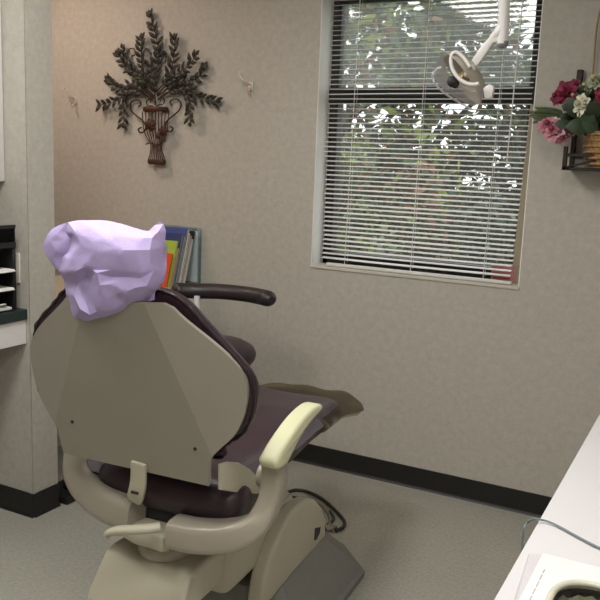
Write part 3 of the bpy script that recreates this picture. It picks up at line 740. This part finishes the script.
# upholstered back: rim + pad
CU = [(.05, .205), (.075, .240), (.10, .266), (.135, .308), (.19, .320), (.25, .327), (.29, .315), (.34, .284), (.40, .222), (.44, .180)]
def padout(ex, top, w):
    R_ = [(h+ex, v + (top if v > .4 else 0), w) for v, h in CU]
    L_ = [(-a, b, c) for a, b, c in reversed(R_)]
    mid = [(.14, .464+top, w), (.09, .472+top, w), (0, .474+top, w), (-.09, .472+top, w), (-.14, .464+top, w)]
    return [(a + (-.010 if (b > .32 or b < .15) else .005), b, c) for a, b, c in R_ + mid + L_]
bm = B()
rings = [[bm.verts.new(bp(*p)) for p in spline([Vector(q) for q in padout(e, t, w)], 3, True)] for e, t, w in ((-.12, -.10, .040), (-.03, -.03, .046), (-.010, -.010, .048), (.0, .0, .050), (.006, .003, .056), (.004, .002, .072), (-.018, -.016, .092), (-.06, -.055, .106), (-.11, -.11, .110))]
for A, Bq in zip(rings, rings[1:]):
    for k in range(len(A)): bm.faces.new((A[k], A[(k+1) % len(A)], Bq[(k+1) % len(A)], Bq[k]))
bm.faces.new(rings[-1]); bm.faces.new(rings[0])
cb = obj('backrest_cushion', bm, M_burg, ch, angle=60)
bm = B()                                            # pleated welt along the rear edge of the cushion
rim = spline([bp(*p) for p in padout(.002, .001, .050)], 8, True)
tube(bm, rim, [.0042 + .0014*math.sin(i*1.3) for i in range(len(rim))], 8, closed=True); obj('pleated_welt', bm, M_burg2, cb)
# latch tab below the shell
bm = B()
tp = [bp(-.045+.018, .03, -.004), bp(-.043+.018, -.02, -.006), bp(-.04+.018, -.05, .0), bp(-.035+.018, -.085, .018)]
qs = [onY((138.5, 463), -.012), onY((138.5, 480), -.006), onY((136.5, 493), .0), onY((134, 501), .012)]
tube(bm, spline(qs, 5), [.022, .0222, .0222, .0222, .0224, .0226, .0228, .023, .023, .023, .023, .023, .023, .0225, .021, .018], 8, ref=(1, 0, 0), asp=.28, sq=True)
tab = obj('latch_tab', bm, M_cream, ch)
bm = B(); c_ = onY((135, 492.5), -.008); box(bm, (c_.x-.011, c_.y-.004, c_.z-.0035), (c_.x+.011, c_.y+.006, c_.z+.0035), .001, 1); obj('latch_slot', bm, M_dark, tab)
# headrest (mostly inside the lavender cover)
hr = (-.0, .02)
bm = B()
def hfun(u, v, s):
    r = math.sqrt(max(0, 1-max(abs(u), abs(v))**4))
    return bp(u*.085*(1-.12*v*v), .545+v*.05, .035+s*(.008+.025*r))
cushion(bm, 12, 10, hfun); hd_ = obj('headrest', bm, M_burg, ch, angle=80)
bm = B(); box(bm, (-.03, -.01, 0), (.03, .012, .16), .004, 2, Matrix.Translation(bp(0, .41, .035)) @ Matrix.Rotation(REC, 4, 'X')); obj('headrest_bar', bm, M_chrome, hd_)
# seat cushion with a rolled rear end
bm = B()
def seat_w(y): return .245 if y < .55 else .245 - .035*min(1, (y-.55)/.5)
def sfun(u, v, s):
    y = .57 + v*.49; 
    w = seat_w(y)
    e = max(abs(u)**5, abs(v)**14); rr = (1-e)
    ztop = .685 - .02*math.exp(-((y-.35)/.2)**2) + .012*u*u - max(0, y-.7)*.115
    zmid = .628 - max(0, y-.7)*.085
    if s > 0: z = zmid + (ztop-zmid)*rr**.5
    else: z = zmid - (.088 - .04*min(1, max(0, (y-.35)/.6)))*(rr**.5)
    yy = y - .0*u*u
    if v < -.9: pass
    ends = (1 - .12*max(0, (abs(u)-.5)/.5)**2)
    if y > .57: yy = .57 + (y-.57)*(1 if y < .8 else ends)
    return Vector((cx-.02+u*w, yy, z))
cushion(bm, 20, 36, sfun); sc_ = obj('seat_cushion', bm, M_burg, ch, angle=80)
bm = B()
prof = [(-.27, 0.0), (-.265, .03), (.27, .03)]
roll = [Vector((x, .125, .612)) for x in [-.185+.435*i/16 for i in range(17)]]
tube(bm, roll, [.066*(1-.35*abs(-1+2*i/16)**6) for i in range(17)], 16, ref=(0, 0, 1)); obj('rear_roll', bm, M_burg, ch, angle=80)
# side bracket (pale rounded plate behind the right arm) and mirrored
bm = B()
bk_ = [onX(p, .24) for p in ((221, 464), (228, 462), (240, 463), (250, 469), (259, 478), (263, 486), (258, 494), (240, 493), (221, 490))]
prism(bm, [(p.y, p.z) for p in bk_], (.23, 0, 0), (0, 1, 0), (0, 0, 1), (1, 0, 0), .012, .004); obj('side_bracket', bm, M_cream, ch)
# arm sling: one curved casting carrying both armrests
sl = [(-.262, .16, .74), (-.272, .15, .69), (-.268, .135, .635), (-.235, .11, .59), (-.15, .085, .558), (-.03, .07, .545)]
bm = B(); ps = spline(sl, 6); n = len(ps); tube(bm, ps, [.040+.012*min(1, i/14) for i in range(n)], 16, ref=(0, 1, 0), asp=.95, sq=True); obj('arm_support', bm, M_cast, ch, angle=50)
sr = [(.098, .03, .543), (.18, .035, .547), (.255, .055, .559), (.308, .085, .588), (.328, .112, .638), (.333, .125, .695), (.333, .122, .755)]
bm = B(); ps = spline(sr, 6); n = len(ps); tube(bm, ps, [.042-.011*min(1, max(0, (i-12)/12)) for i in range(n)], 16, ref=(0, 1, 0), asp=.9, sq=True); sr_ = obj('arm_support', bm, M_cast, ch, angle=50)
bm = B(); lathe(bm, [(0, -.01), (.03, -.01), (.034, 0), (.03, .012), (0, .014)], (.292, .15, .69), 24, Matrix.Rotation(PI/2, 4, 'Y')); obj('hub_disc', bm, M_cast, sr_)
def armpad(X, name='armrest'):
    bm = B()
    pts = [(.055, .762), (.07, .748), (.115, .746), (.14, .758), (.18, .782), (.24, .806), (.30, .818), (.33, .824), (.338, .834), (.33, .844), (.29, .848), (.24, .844), (.18, .83), (.11, .804), (.07, .784), (.055, .774)]
    o = [Vector((a, b, 0)) for a, b in pts]; o = spline(o, 3, True)
    prism(bm, [(p.x, p.y) for p in o], (X-.026, 0, 0), (0, 1, 0), (0, 0, 1), (1, 0, 0), .052, .010, 3)
    return obj(name, bm, M_pad, ch, angle=50)
armpad(.346)
# release lever under the back
bm = B(); L = [onY((78, 532), -.03), onY((84, 529), -.02), onY((97, 527.5), -.01), onY((112, 529), .0), onY((126, 531), .01), onY((140, 533), .03)]
L = [onY((106.5, 538), -.06), onY((108, 533), -.06), onY((117, 530.5), -.055), onY((130, 530), -.05), onY((146, 529), -.04), onY((160, 527), -.02)]
tube(bm, spline(L, 6), [.006+.006*min(1, i/14) for i in range(31)], 12, ref=(0, 0, 1), asp=1.3); lv = obj('release_lever', bm, M_cream, ch)
# under-seat hub and turntable
bm = B(); lathe(bm, [(0, .425), (.075, .425), (.078, .43), (.078, .452), (.074, .457), (.066, .457), (.066, .483), (0, .483)], (.01, .135, 0), 32); obj('turntable_ring', bm, M_cast, ch)
bm = B(); prism(bm, [(-.06, .035), (-.02, .02), (.075, .015), (.085, .03), (.08, .2), (-.06, .2), (-.08, .08)], (0, .0, .482), (1, 0, 0), (0, 1, 0), (0, 0, 1), .045, .008); obj('hub_cover', bm, M_cream, ch)
bm = B(); box(bm, (-.11, .09, .515), (.11, .66, .56), .008, 2); obj('seat_frame', bm, M_dark, ch)
# upper body housing below the turntable
def hx(s): return [(-.16, .0), (.075, .0)]
bm = B(); t = bmesh.new()
prof = [(.005, .30), (.012, .322), (.05, .408), (.062, .42), (.09, .425), (.66, .425), (.69, .40), (.69, .30)]
vsL = [t.verts.new((-.155 + (.02 if z > .33 else 0), y, z)) for y, z in prof]; fL = t.faces.new(vsL)
r = bmesh.ops.extrude_face_region(t, geom=[fL]); bmesh.ops.translate(t, verts=[g for g in r['geom'] if isinstance(g, bmesh.types.BMVert)], vec=(.275, 0, 0))
bmesh.ops.recalc_face_normals(t, faces=t.faces)
ed = [e for e in t.edges if all(v.co.x > .05 for v in e.verts) and e.calc_length() > 0 and any(len(f.verts) > 4 for f in e.link_faces)]
bmesh.ops.bevel(t, geom=ed, offset=.034, segments=5, affect='EDGES', profile=.5, clamp_overlap=True)
join(bm, t); box(bm, (-.16, .22, .27), (.155, .69, .41), .03, 3); obj('lift_housing', bm, M_cream, ch, angle=35)
# lift arm side cover with its hole
bm = B()
cov = [onX(p, .2) for p in ((262, 606), (266, 580), (272, 558), (282, 532), (292, 514), (300, 505), (310, 499), (317, 500), (323, 507), (327, 520), (326, 537), (316, 549), (296, 571), (272, 601))]
prism(bm, [(p.y, p.z) for p in cov], (.145, 0, 0), (0, 1, 0), (0, 0, 1), (1, 0, 0), .055, .016, 4)
lc = obj('lift_arm_cover', bm, M_cream, ch, angle=50)
hl = [onX(p, .2) for p in ((315, 528), (320.5, 527), (319.5, 533), (316, 540), (314, 540))]
bm = B(); prism(bm, [(p.y, p.z) for p in hl], (.1985, 0, 0), (0, 1, 0), (0, 0, 1), (1, 0, 0), .003); obj('cover_hole', bm, M_dark, lc)
# floor base: flared grey body on a chamfered plate
bm = B()
def octg(x0, x1, y0, y1, c): return [(x0+c, y0), (x1-c, y0), (x1, y0+c), (x1, y1-c), (x1-c*.9, y1), (x0+c*.9, y1), (x0, y1-c), (x0, y0+c)]
rings = []
for (x0, x1, y0, y1, c, z) in ((-.29, .30, .30, 1.16, .16, 0), (-.29, .30, .30, 1.16, .16, .022), (-.275, .285, .32, 1.145, .15, .032), (-.19, .19, .42, .93, .08, .20), (-.15, .15, .45, .9, .06, .215)):
    rings.append([bm.verts.new((x, y, z)) for x, y in octg(x0, x1, y0, y1, c)])
for A, Bq in zip(rings, rings[1:]):
    for k in range(8): bm.faces.new((A[k], A[(k+1) % 8], Bq[(k+1) % 8], Bq[k]))
bm.faces.new(rings[0]); bm.faces.new(rings[-1])
obj('floor_base', bm, M_greyplate, ch, angle=25)
bm = B(); box(bm, (-.1, .45, .21), (.1, .88, .31), .01, 2); obj('lift_column', bm, M_dark, ch)

# lavender headrest cover ----------------------------------------
hc = thing('headrest_cover', 'crinkled lavender paper cover pulled over the headrest', 'headrest cover', MC @ Vector((0, -.08, 1.08)), CZ)
out = [(42, 245), (46, 236), (52, 229), (60, 224.5), (68, 222), (76, 220.5), (88, 220.5), (100, 220), (112, 221), (124, 224), (134, 227), (142, 229.5), (149, 230.5), (155, 225), (160, 221), (163.5, 224), (166, 232), (164.5, 244), (162, 256), (161, 270), (159, 283), (155, 292), (154.5, 300), (147, 302), (138, 307), (127, 312), (113, 317), (100, 321), (90, 323.5), (80, 324), (72, 320.5), (69, 312), (67, 302), (65, 290), (63, 280), (58, 270), (51, 263), (46, 256)]
inn = [((76, 233), .07), ((79, 243), .085), ((90, 226), .06), ((72, 257), .07), ((66, 272), .055), ((57, 240), -.03), ((63, 233), -.025), ((59, 257), -.025), ((65, 250), -.04), ((69, 240), -.02),
       ((76, 271), .09), ((85, 266.5), .105), ((93, 270), .10), ((86, 277), .05), ((78, 283), .045), ((74, 296), .06), ((80, 309), .075), ((84, 297), .05), ((90, 285), .075), ((96, 295), .10), ((97, 273), .118), ((95, 252), .115), ((92, 240), .10), ((96, 230), .07),
       ((110, 270), .115), ((126, 271), .115), ((142, 273), .10), ((110, 277), .098), ((126, 277), .10), ((141, 278.5), .088), ((120, 250), .13), ((135, 250), .12), ((150, 250), .085), ((120, 234), .09), ((140, 238), .085), ((152, 238), .06), ((158, 232), .04), ((108, 240), .11),
       ((147, 286), .085), ((112, 312), .07), ((104, 300), .105), ((115, 295), .10), ((125, 292), .112), ((135, 288), .105), ((127, 302), .065), ((140, 296), .06), ((98, 311), .09), ((90, 315), .07), ((154, 270), .06), ((150, 262), .08), ((100, 285), .118), ((113, 284), .112)]
base_y = -.055
v2 = []; dep = []
for p in out: v2.append(Vector((p[0], -p[1]))); dep.append(0)
for p, d in inn: v2.append(Vector((p[0], -p[1]))); dep.append(d*.55)
ne = len(out)
res = geometry.delaunay_2d_cdt(v2, [(i, (i+1) % ne) for i in range(ne)], [], 1, 1e-4)
lv3 = []
for q, ids in zip(res[0], res[3]):
    d = dep[ids[0]] if ids else 0
    lv3.append((onY((q.x, -q.y), base_y - d), d))
bm = B()
fv = [bm.verts.new(p - Vector((0, -.08, 1.08))) for p, d in lv3]
for f in res[2]:
    try: bm.faces.new([fv[i] for i in f])
    except ValueError: pass
bv = []
for (p, d), v, i in zip(lv3, fv, range(len(fv))):
    if d == 0: bv.append(v)
    else:
        q = v.co.copy(); q.y = (base_y + .08) + min(.05, d*.5); bv.append(bm.verts.new(q))
for f in res[2]:
    try: bm.faces.new([bv[i] for i in reversed(f)])
    except ValueError: pass
bag = obj('paper_cover', bm, M_lav, hc, smooth=True, angle=38)
md = bag.modifiers.new('s', 'SUBSURF'); md.levels = 2; md.render_levels = 2; md.subdivision_type = 'SIMPLE'
tx = bpy.data.textures.new('crinkle', 'CLOUDS'); tx.noise_scale = .06; tx.noise_depth = 2
dm = bag.modifiers.new('d', 'DISPLACE'); dm.texture = tx; dm.strength = .006; dm.mid_level = .5
sm = bag.modifiers.new('sm', 'SMOOTH'); sm.factor = .3; sm.iterations = 1

# toe protector of cloudy brown vinyl ------------------------------
bm = B()
M_toe = glass_mat('smoky_vinyl', (.62, .58, .5, 1), .10, (.50, .46, .38, 1), .42)
def tfun(u, v, s):
    y = 1.05 + v*.26; w = seat_w(y)+.014; base = .628 - max(0, y-.7)*.085
    wav = .004*math.sin(u*9+v*4)
    end = math.sqrt(max(0, 1 - max(0, (v-.55)/.45)**3*.0))
    ends = (1 - .22*max(0, (abs(u)-.5)/.5)**2)
    yy = .80 + (y-.80)*ends + (0 if v > -.9 else .015*math.sin(u*7))
    top = .036 if v < .75 else .036-.02*(v-.75)/.25
    e = 1-abs(u)**6
    return Vector((cx-.02+u*w, yy, base + (s*top*e**.5) + wav - max(0, v-.2)*.02))
cushion(bm, 24, 16, tfun)
tp_ = thing('toe_cover', 'cloudy brown vinyl sleeve over the toe end of the dental chair', 'cover', MC @ Vector((0, 1.0, .6)), CZ)
bm.transform(Matrix.Translation((0, -1.0, -.6))); obj('vinyl_sleeve', bm, M_toe, tp_, angle=80)

# hoses on the floor by the chair base ----------------------------
def fl(x, y, z=.008): return meas((x, y), (0, 0, 1), z)
for pts, r, mm, lb in ((((288, 492), (296, 490), (308, 492), (322, 499), (336, 511), (344, 521), (343, 527), (336, 531)), .0075, mat('dark_hose', '#2c2a26', .5), 'dark hose looping on the floor behind the chair base'),
                       (((292, 497), (306, 499), (318, 504), (327, 512), (330, 521), (327, 528)), .006, mat('tan_hose', '#80786a', .5), 'tan hose inside the dark loop behind the chair base'),
                       (((330, 511), (334, 519), (328, 524), (326, 529), (332, 531)), .006, mat('brown_hose', '#413a31', .5), 'short brown hose curl nearest the chair base')):
    bm = B(); tube(bm, spline([fl(x, y, r+.001+.002*i*0) for i, (x, y) in enumerate(pts)], 8), r, 10); tag(obj('floor_hose', bm, mm), lb, 'hose', 'hoses behind the chair base')
cn = thing('hose_connector', 'shiny metal hose connector on the floor by the chair base', 'connector', fl(331, 531, 0), .6)
bm = B(); lathe(bm, [(0, -.022), (.011, -.022), (.014, -.016), (.014, .006), (.010, .01), (.010, .024), (0, .024)], (0, 0, .0145), 6, Matrix.Rotation(PI/2, 4, 'Y')); obj('nut', bm, M_chrome, cn)
bm = B(); tube(bm, [(-.045, 0, .012), (-.02, 0, .0145)], .009, 10); obj('ferrule', bm, M_dark, cn)

# ------------------------------------------------------------------ right counter and what lies on it
rc = thing('side_counter', 'long white topped counter along the right wall in the foreground', 'counter', (.1, -1.6, 0))
bm = B(); box(bm, (-.224, -3.0, .872), (XR-.001, -.004, .91), .004, 2); obj('worktop', bm, M_counter, rc, world=True)
bm = B(); box(bm, (-.195, -2.98, .1), (XR-.001, -.004, .872), .002, 1); cbo = obj('cabinet_body', bm, M_white, rc, world=True)
bm = B(); box(bm, (-.15, -2.95, 0), (XR-.03, -.02, .1)); obj('toe_kick', bm, M_base, rc, world=True)
for k in range(5):
    y0 = -2.97 + k*.593; bm = B(); box(bm, (-.213, y0+.004, .11), (-.195, y0+.589, .66), .003, 1); d = obj('door', bm, M_white, rc, world=True)
    bm = B(); tube(bm, spline([(-.213, y0+.5, .55), (-.238, y0+.5, .555), (-.238, y0+.5, .635), (-.213, y0+.5, .64)], 4), .005, 8); obj('handle', bm, M_chrome, d, world=True)
    bm = B(); box(bm, (-.213, y0+.004, .668), (-.195, y0+.589, .865), .003, 1); d = obj('drawer', bm, M_white, rc, world=True)
    bm = B(); tube(bm, spline([(-.213, y0+.24, .765), (-.238, y0+.245, .765), (-.238, y0+.345, .765), (-.213, y0+.35, .765)], 4), .005, 8); obj('handle', bm, M_chrome, d, world=True)
ZR = .91
bm = B(); q = lambda x, y, z=ZR+.004: meas((x, y), (0, 0, 1), z)
tube(bm, spline([q(690, 575), q(640, 561), q(615, 552.5), q(600, 548), q(580, 538), q(560, 527), q(548, 521.5, ZR+.005), q(540, 519.5, ZR+.006), meas((534, 519), (0, 0, 1), ZR+.006), meas((528, 522), (1, 0, 0), -.242), meas((524, 529), (1, 0, 0), -.246), meas((522.5, 540), (1, 0, 0), -.247), meas((522, 552), (1, 0, 0), -.246), meas((521, 580), (1, 0, 0), -.244)], 8), .0019, 8)
tag(obj('cable', bm, mat('grey_cable', '#6f7c80', .45)), 'thin grey cable crossing the white counter and dropping over its edge', 'cable')
# white box with an oval opening
H = .045
bxo = thing('dispenser_box', 'white dispenser box with an oval opening at the bottom right corner', 'box', (-.04, -2.33, ZR))
zt = ZR+H
c0 = meas((543, 553), (0, 0, 1), zt); x0, y1 = c0.x, c0.y

x1, y0 = x0+.23, y1-.25
bm = B()
oc = meas((612, 622), (0, 0, 1), zt)
oval = []
NO = 40
ocx, ocy, orx, ory = x0+.118, y1-.135, .062, .105
ocx, ocy = meas((598, 606), (0, 0, 1), zt).xy; ocy -= .012; orx, ory = .056, .062
for k in range(NO):
    a = 2*PI*k/NO; oval.append((ocx + orx*math.copysign(abs(math.cos(a))**.8, math.cos(a)), ocy + ory*math.copysign(abs(math.sin(a))**.8, math.sin(a))))
def rectpt(a):
    hx_, hy_ = (x1-x0)/2, (y1-y0)/2; mx_, my_ = (x0+x1)/2, (y0+y1)/2
    c, s = math.cos(a), math.sin(a); k_ = min(hx_/abs(c) if abs(c) > 1e-6 else 9, hy_/abs(s) if abs(s) > 1e-6 else 9)
    return (mx_ + c*k_, my_ + s*k_)
import itertools
# top sheet with hole: rectangle outline refined, bridge to oval by angle
angs = sorted(set([2*PI*k/NO for k in range(NO)]))
corners = [math.atan2(sy_*(y1-y0), sx_*(x1-x0)) % (2*PI) for sx_ in (1, -1) for sy_ in (1, -1)]
rp_ = []
for k in range(NO):
    a = 2*PI*k/NO; rp_.append(list(rectpt(a)))
for cang in corners:
    k = round(cang/(2*PI)*NO) % NO; sx_, sy_ = (1 if math.cos(cang) > 0 else -1), (1 if math.sin(cang) > 0 else -1)
    rp_[k] = [(x0+x1)/2 + sx_*(x1-x0)/2, (y0+y1)/2 + sy_*(y1-y0)/2]
to = [bm.verts.new((p[0], p[1], zt)) for p in rp_]; ti = [bm.verts.new((p[0], p[1], zt)) for p in oval]; td = [bm.verts.new((p[0], p[1], zt-.006)) for p in oval]
bo = [bm.verts.new((p[0], p[1], ZR+.0006)) for p in rp_]
for k in range(NO):
    j = (k+1) % NO
    bm.faces.new((to[k], to[j], ti[j], ti[k])); bm.faces.new((ti[k], ti[j], td[j], td[k])); bm.faces.new((to[k], bo[k], bo[j], to[j]))
bm.faces.new(bo)
bx_ = obj('carton', bm, mat('white_card', '#d9d7d7', .55, var=.01), bxo, world=True, angle=30)
bm = B()                                            # folded side flap, sloping to the counter
fy0, fy1 = y0+.005, y1-.004
t = bmesh.new(); vs = [t.verts.new(p) for p in ((x0-.0008, fy1-.16, zt-.001), (x0-.0008, fy1, zt-.001), (x0-.018, fy1+.002, zt-.005), (x0-.005, fy1-.16, zt-.005))]; f = t.faces.new(vs); r = bmesh.ops.extrude_face_region(t, geom=[f]); bmesh.ops.translate(t, verts=[g for g in r['geom'] if isinstance(g, bmesh.types.BMVert)], vec=(-.001, 0, -.002)); join(bm, t)
obj('side_flap', bm, mat('flap_card', '#c2bcbf', .6, var=.02), bxo, world=True, smooth=False, label='pale grey folded side flap')
bm = B()
for k in range(26):
    yy = y1-.05 - k*.0042
    if k % 5 != 3: box(bm, (x0+.011, yy, zt), (x0+.0128, yy+.0028, zt+.0004))
obj('printed_line', bm, mat('grey_print', '#aaa7aa', .7), bxo, world=True, smooth=False)
bm = B(); tube(bm, [Vector((p[0], p[1], zt+.001)) for p in oval], .0045, 10, closed=True); obj('opening_rim', bm, mat('rim_card', '#bfbcac', .5), bxo, world=True, label='beige rim of the oval opening')
bm = B(); RR = random.Random(5)
ring = [(ocx+(p[0]-ocx)*.98, ocy+(p[1]-ocy)*.98) for p in oval]
cen = bm.verts.new((ocx, ocy, zt-.02)); prev = None; allr = []
for s in (1, .75, .5, .25):
    allr.append([bm.verts.new((ocx+(p[0]-ocx)*s, ocy+(p[1]-ocy)*s, zt-.012-.012*RR.random()-(.01 if s < 1 else 0))) for p in ring])
for A, Bq in zip(allr, allr[1:]):
    for k in range(NO): bm.faces.new((A[k], A[(k+1) % NO], Bq[(k+1) % NO], Bq[k]))
for k in range(NO): bm.faces.new((allr[-1][k], allr[-1][(k+1) % NO], cen))
obj('contents', bm, mat('olive_contents', '#55543c', .6, var=.6, scale=60), bxo, world=True, angle=10, label='olive green contents seen through the oval opening')

# ------------------------------------------------------------------ ceiling lights and lighting
def panel(x, y, sx_, sy_, label, col, power, s):
    t = thing('ceiling_light', label, 'ceiling light', (x, y, ZC-.001), 0, 'recessed ceiling lights')
    bm = B()
    for (a, b, c, d) in ((-sx_/2-.03, -sy_/2-.03, sx_/2+.03, -sy_/2), (-sx_/2-.03, sy_/2, sx_/2+.03, sy_/2+.03), (-sx_/2-.03, -sy_/2, -sx_/2, sy_/2), (sx_/2, -sy_/2, sx_/2+.03, sy_/2)): box(bm, (a, b, -.02), (c, d, 0))
    obj('frame', bm, M_white, t, smooth=False)
    bm = B(); box(bm, (-sx_/2, -sy_/2, -.012), (sx_/2, sy_/2, -.002)); obj('diffuser', bm, emit_mat('diffuser_glow', col, s), t, smooth=False)
    ld = bpy.data.lights.new('panel_lamp', 'AREA'); ld.shape = 'RECTANGLE'; ld.size = sx_*.96; ld.size_y = sy_*.96; ld.energy = power; ld.color = col[:3]
    lo = bpy.data.objects.new('panel_lamp', ld); C.objects.link(lo); lo.location = (x, y, ZC-.03)
panel(-1.6, -2.12, .6, 1.2, 'ceiling light panel above the dental chair', (1, .985, .945, 1), 33, 2.0)
panel(-.12, -3.1, .6, 1.2, 'ceiling light panel over the long white counter', (1, .985, .945, 1), 27, 2.0)
panel(-3.25, -.8, .3, .3, 'small warm ceiling light in the alcove', (1, .79, .68, 1), 11, 2.0)
panel(-2.85, -1.9, .5, .5, 'ceiling light panel over the left counter', (1, .96, .91, 1), 15, 2.0)

w = bpy.data.worlds.new('overcast_sky'); SC.world = w; w.use_nodes = True; nt = w.node_tree; bg = nt.nodes['Background']
tc = nt.nodes.new('ShaderNodeTexCoord'); nz = nt.nodes.new('ShaderNodeTexNoise'); nz.inputs['Scale'].default_value = 2.2; nz.inputs['Detail'].default_value = 5
rp = nt.nodes.new('ShaderNodeValToRGB'); rp.color_ramp.elements[0].position = .35; rp.color_ramp.elements[0].color = (.92, .94, .95, 1); rp.color_ramp.elements[1].position = .7; rp.color_ramp.elements[1].color = (1, 1, 1, 1)
nt.links.new(tc.outputs['Generated'], nz.inputs['Vector']); nt.links.new(nz.outputs['Fac'], rp.inputs['Fac']); nt.links.new(rp.outputs['Color'], bg.inputs['Color']); bg.inputs['Strength'].default_value = 2.3

vs_ = SC.view_settings
vs_.view_transform = 'Standard'; vs_.look = 'None'; vs_.gamma = 1; vs_.exposure = 0.06; vs_.use_curve_mapping = False
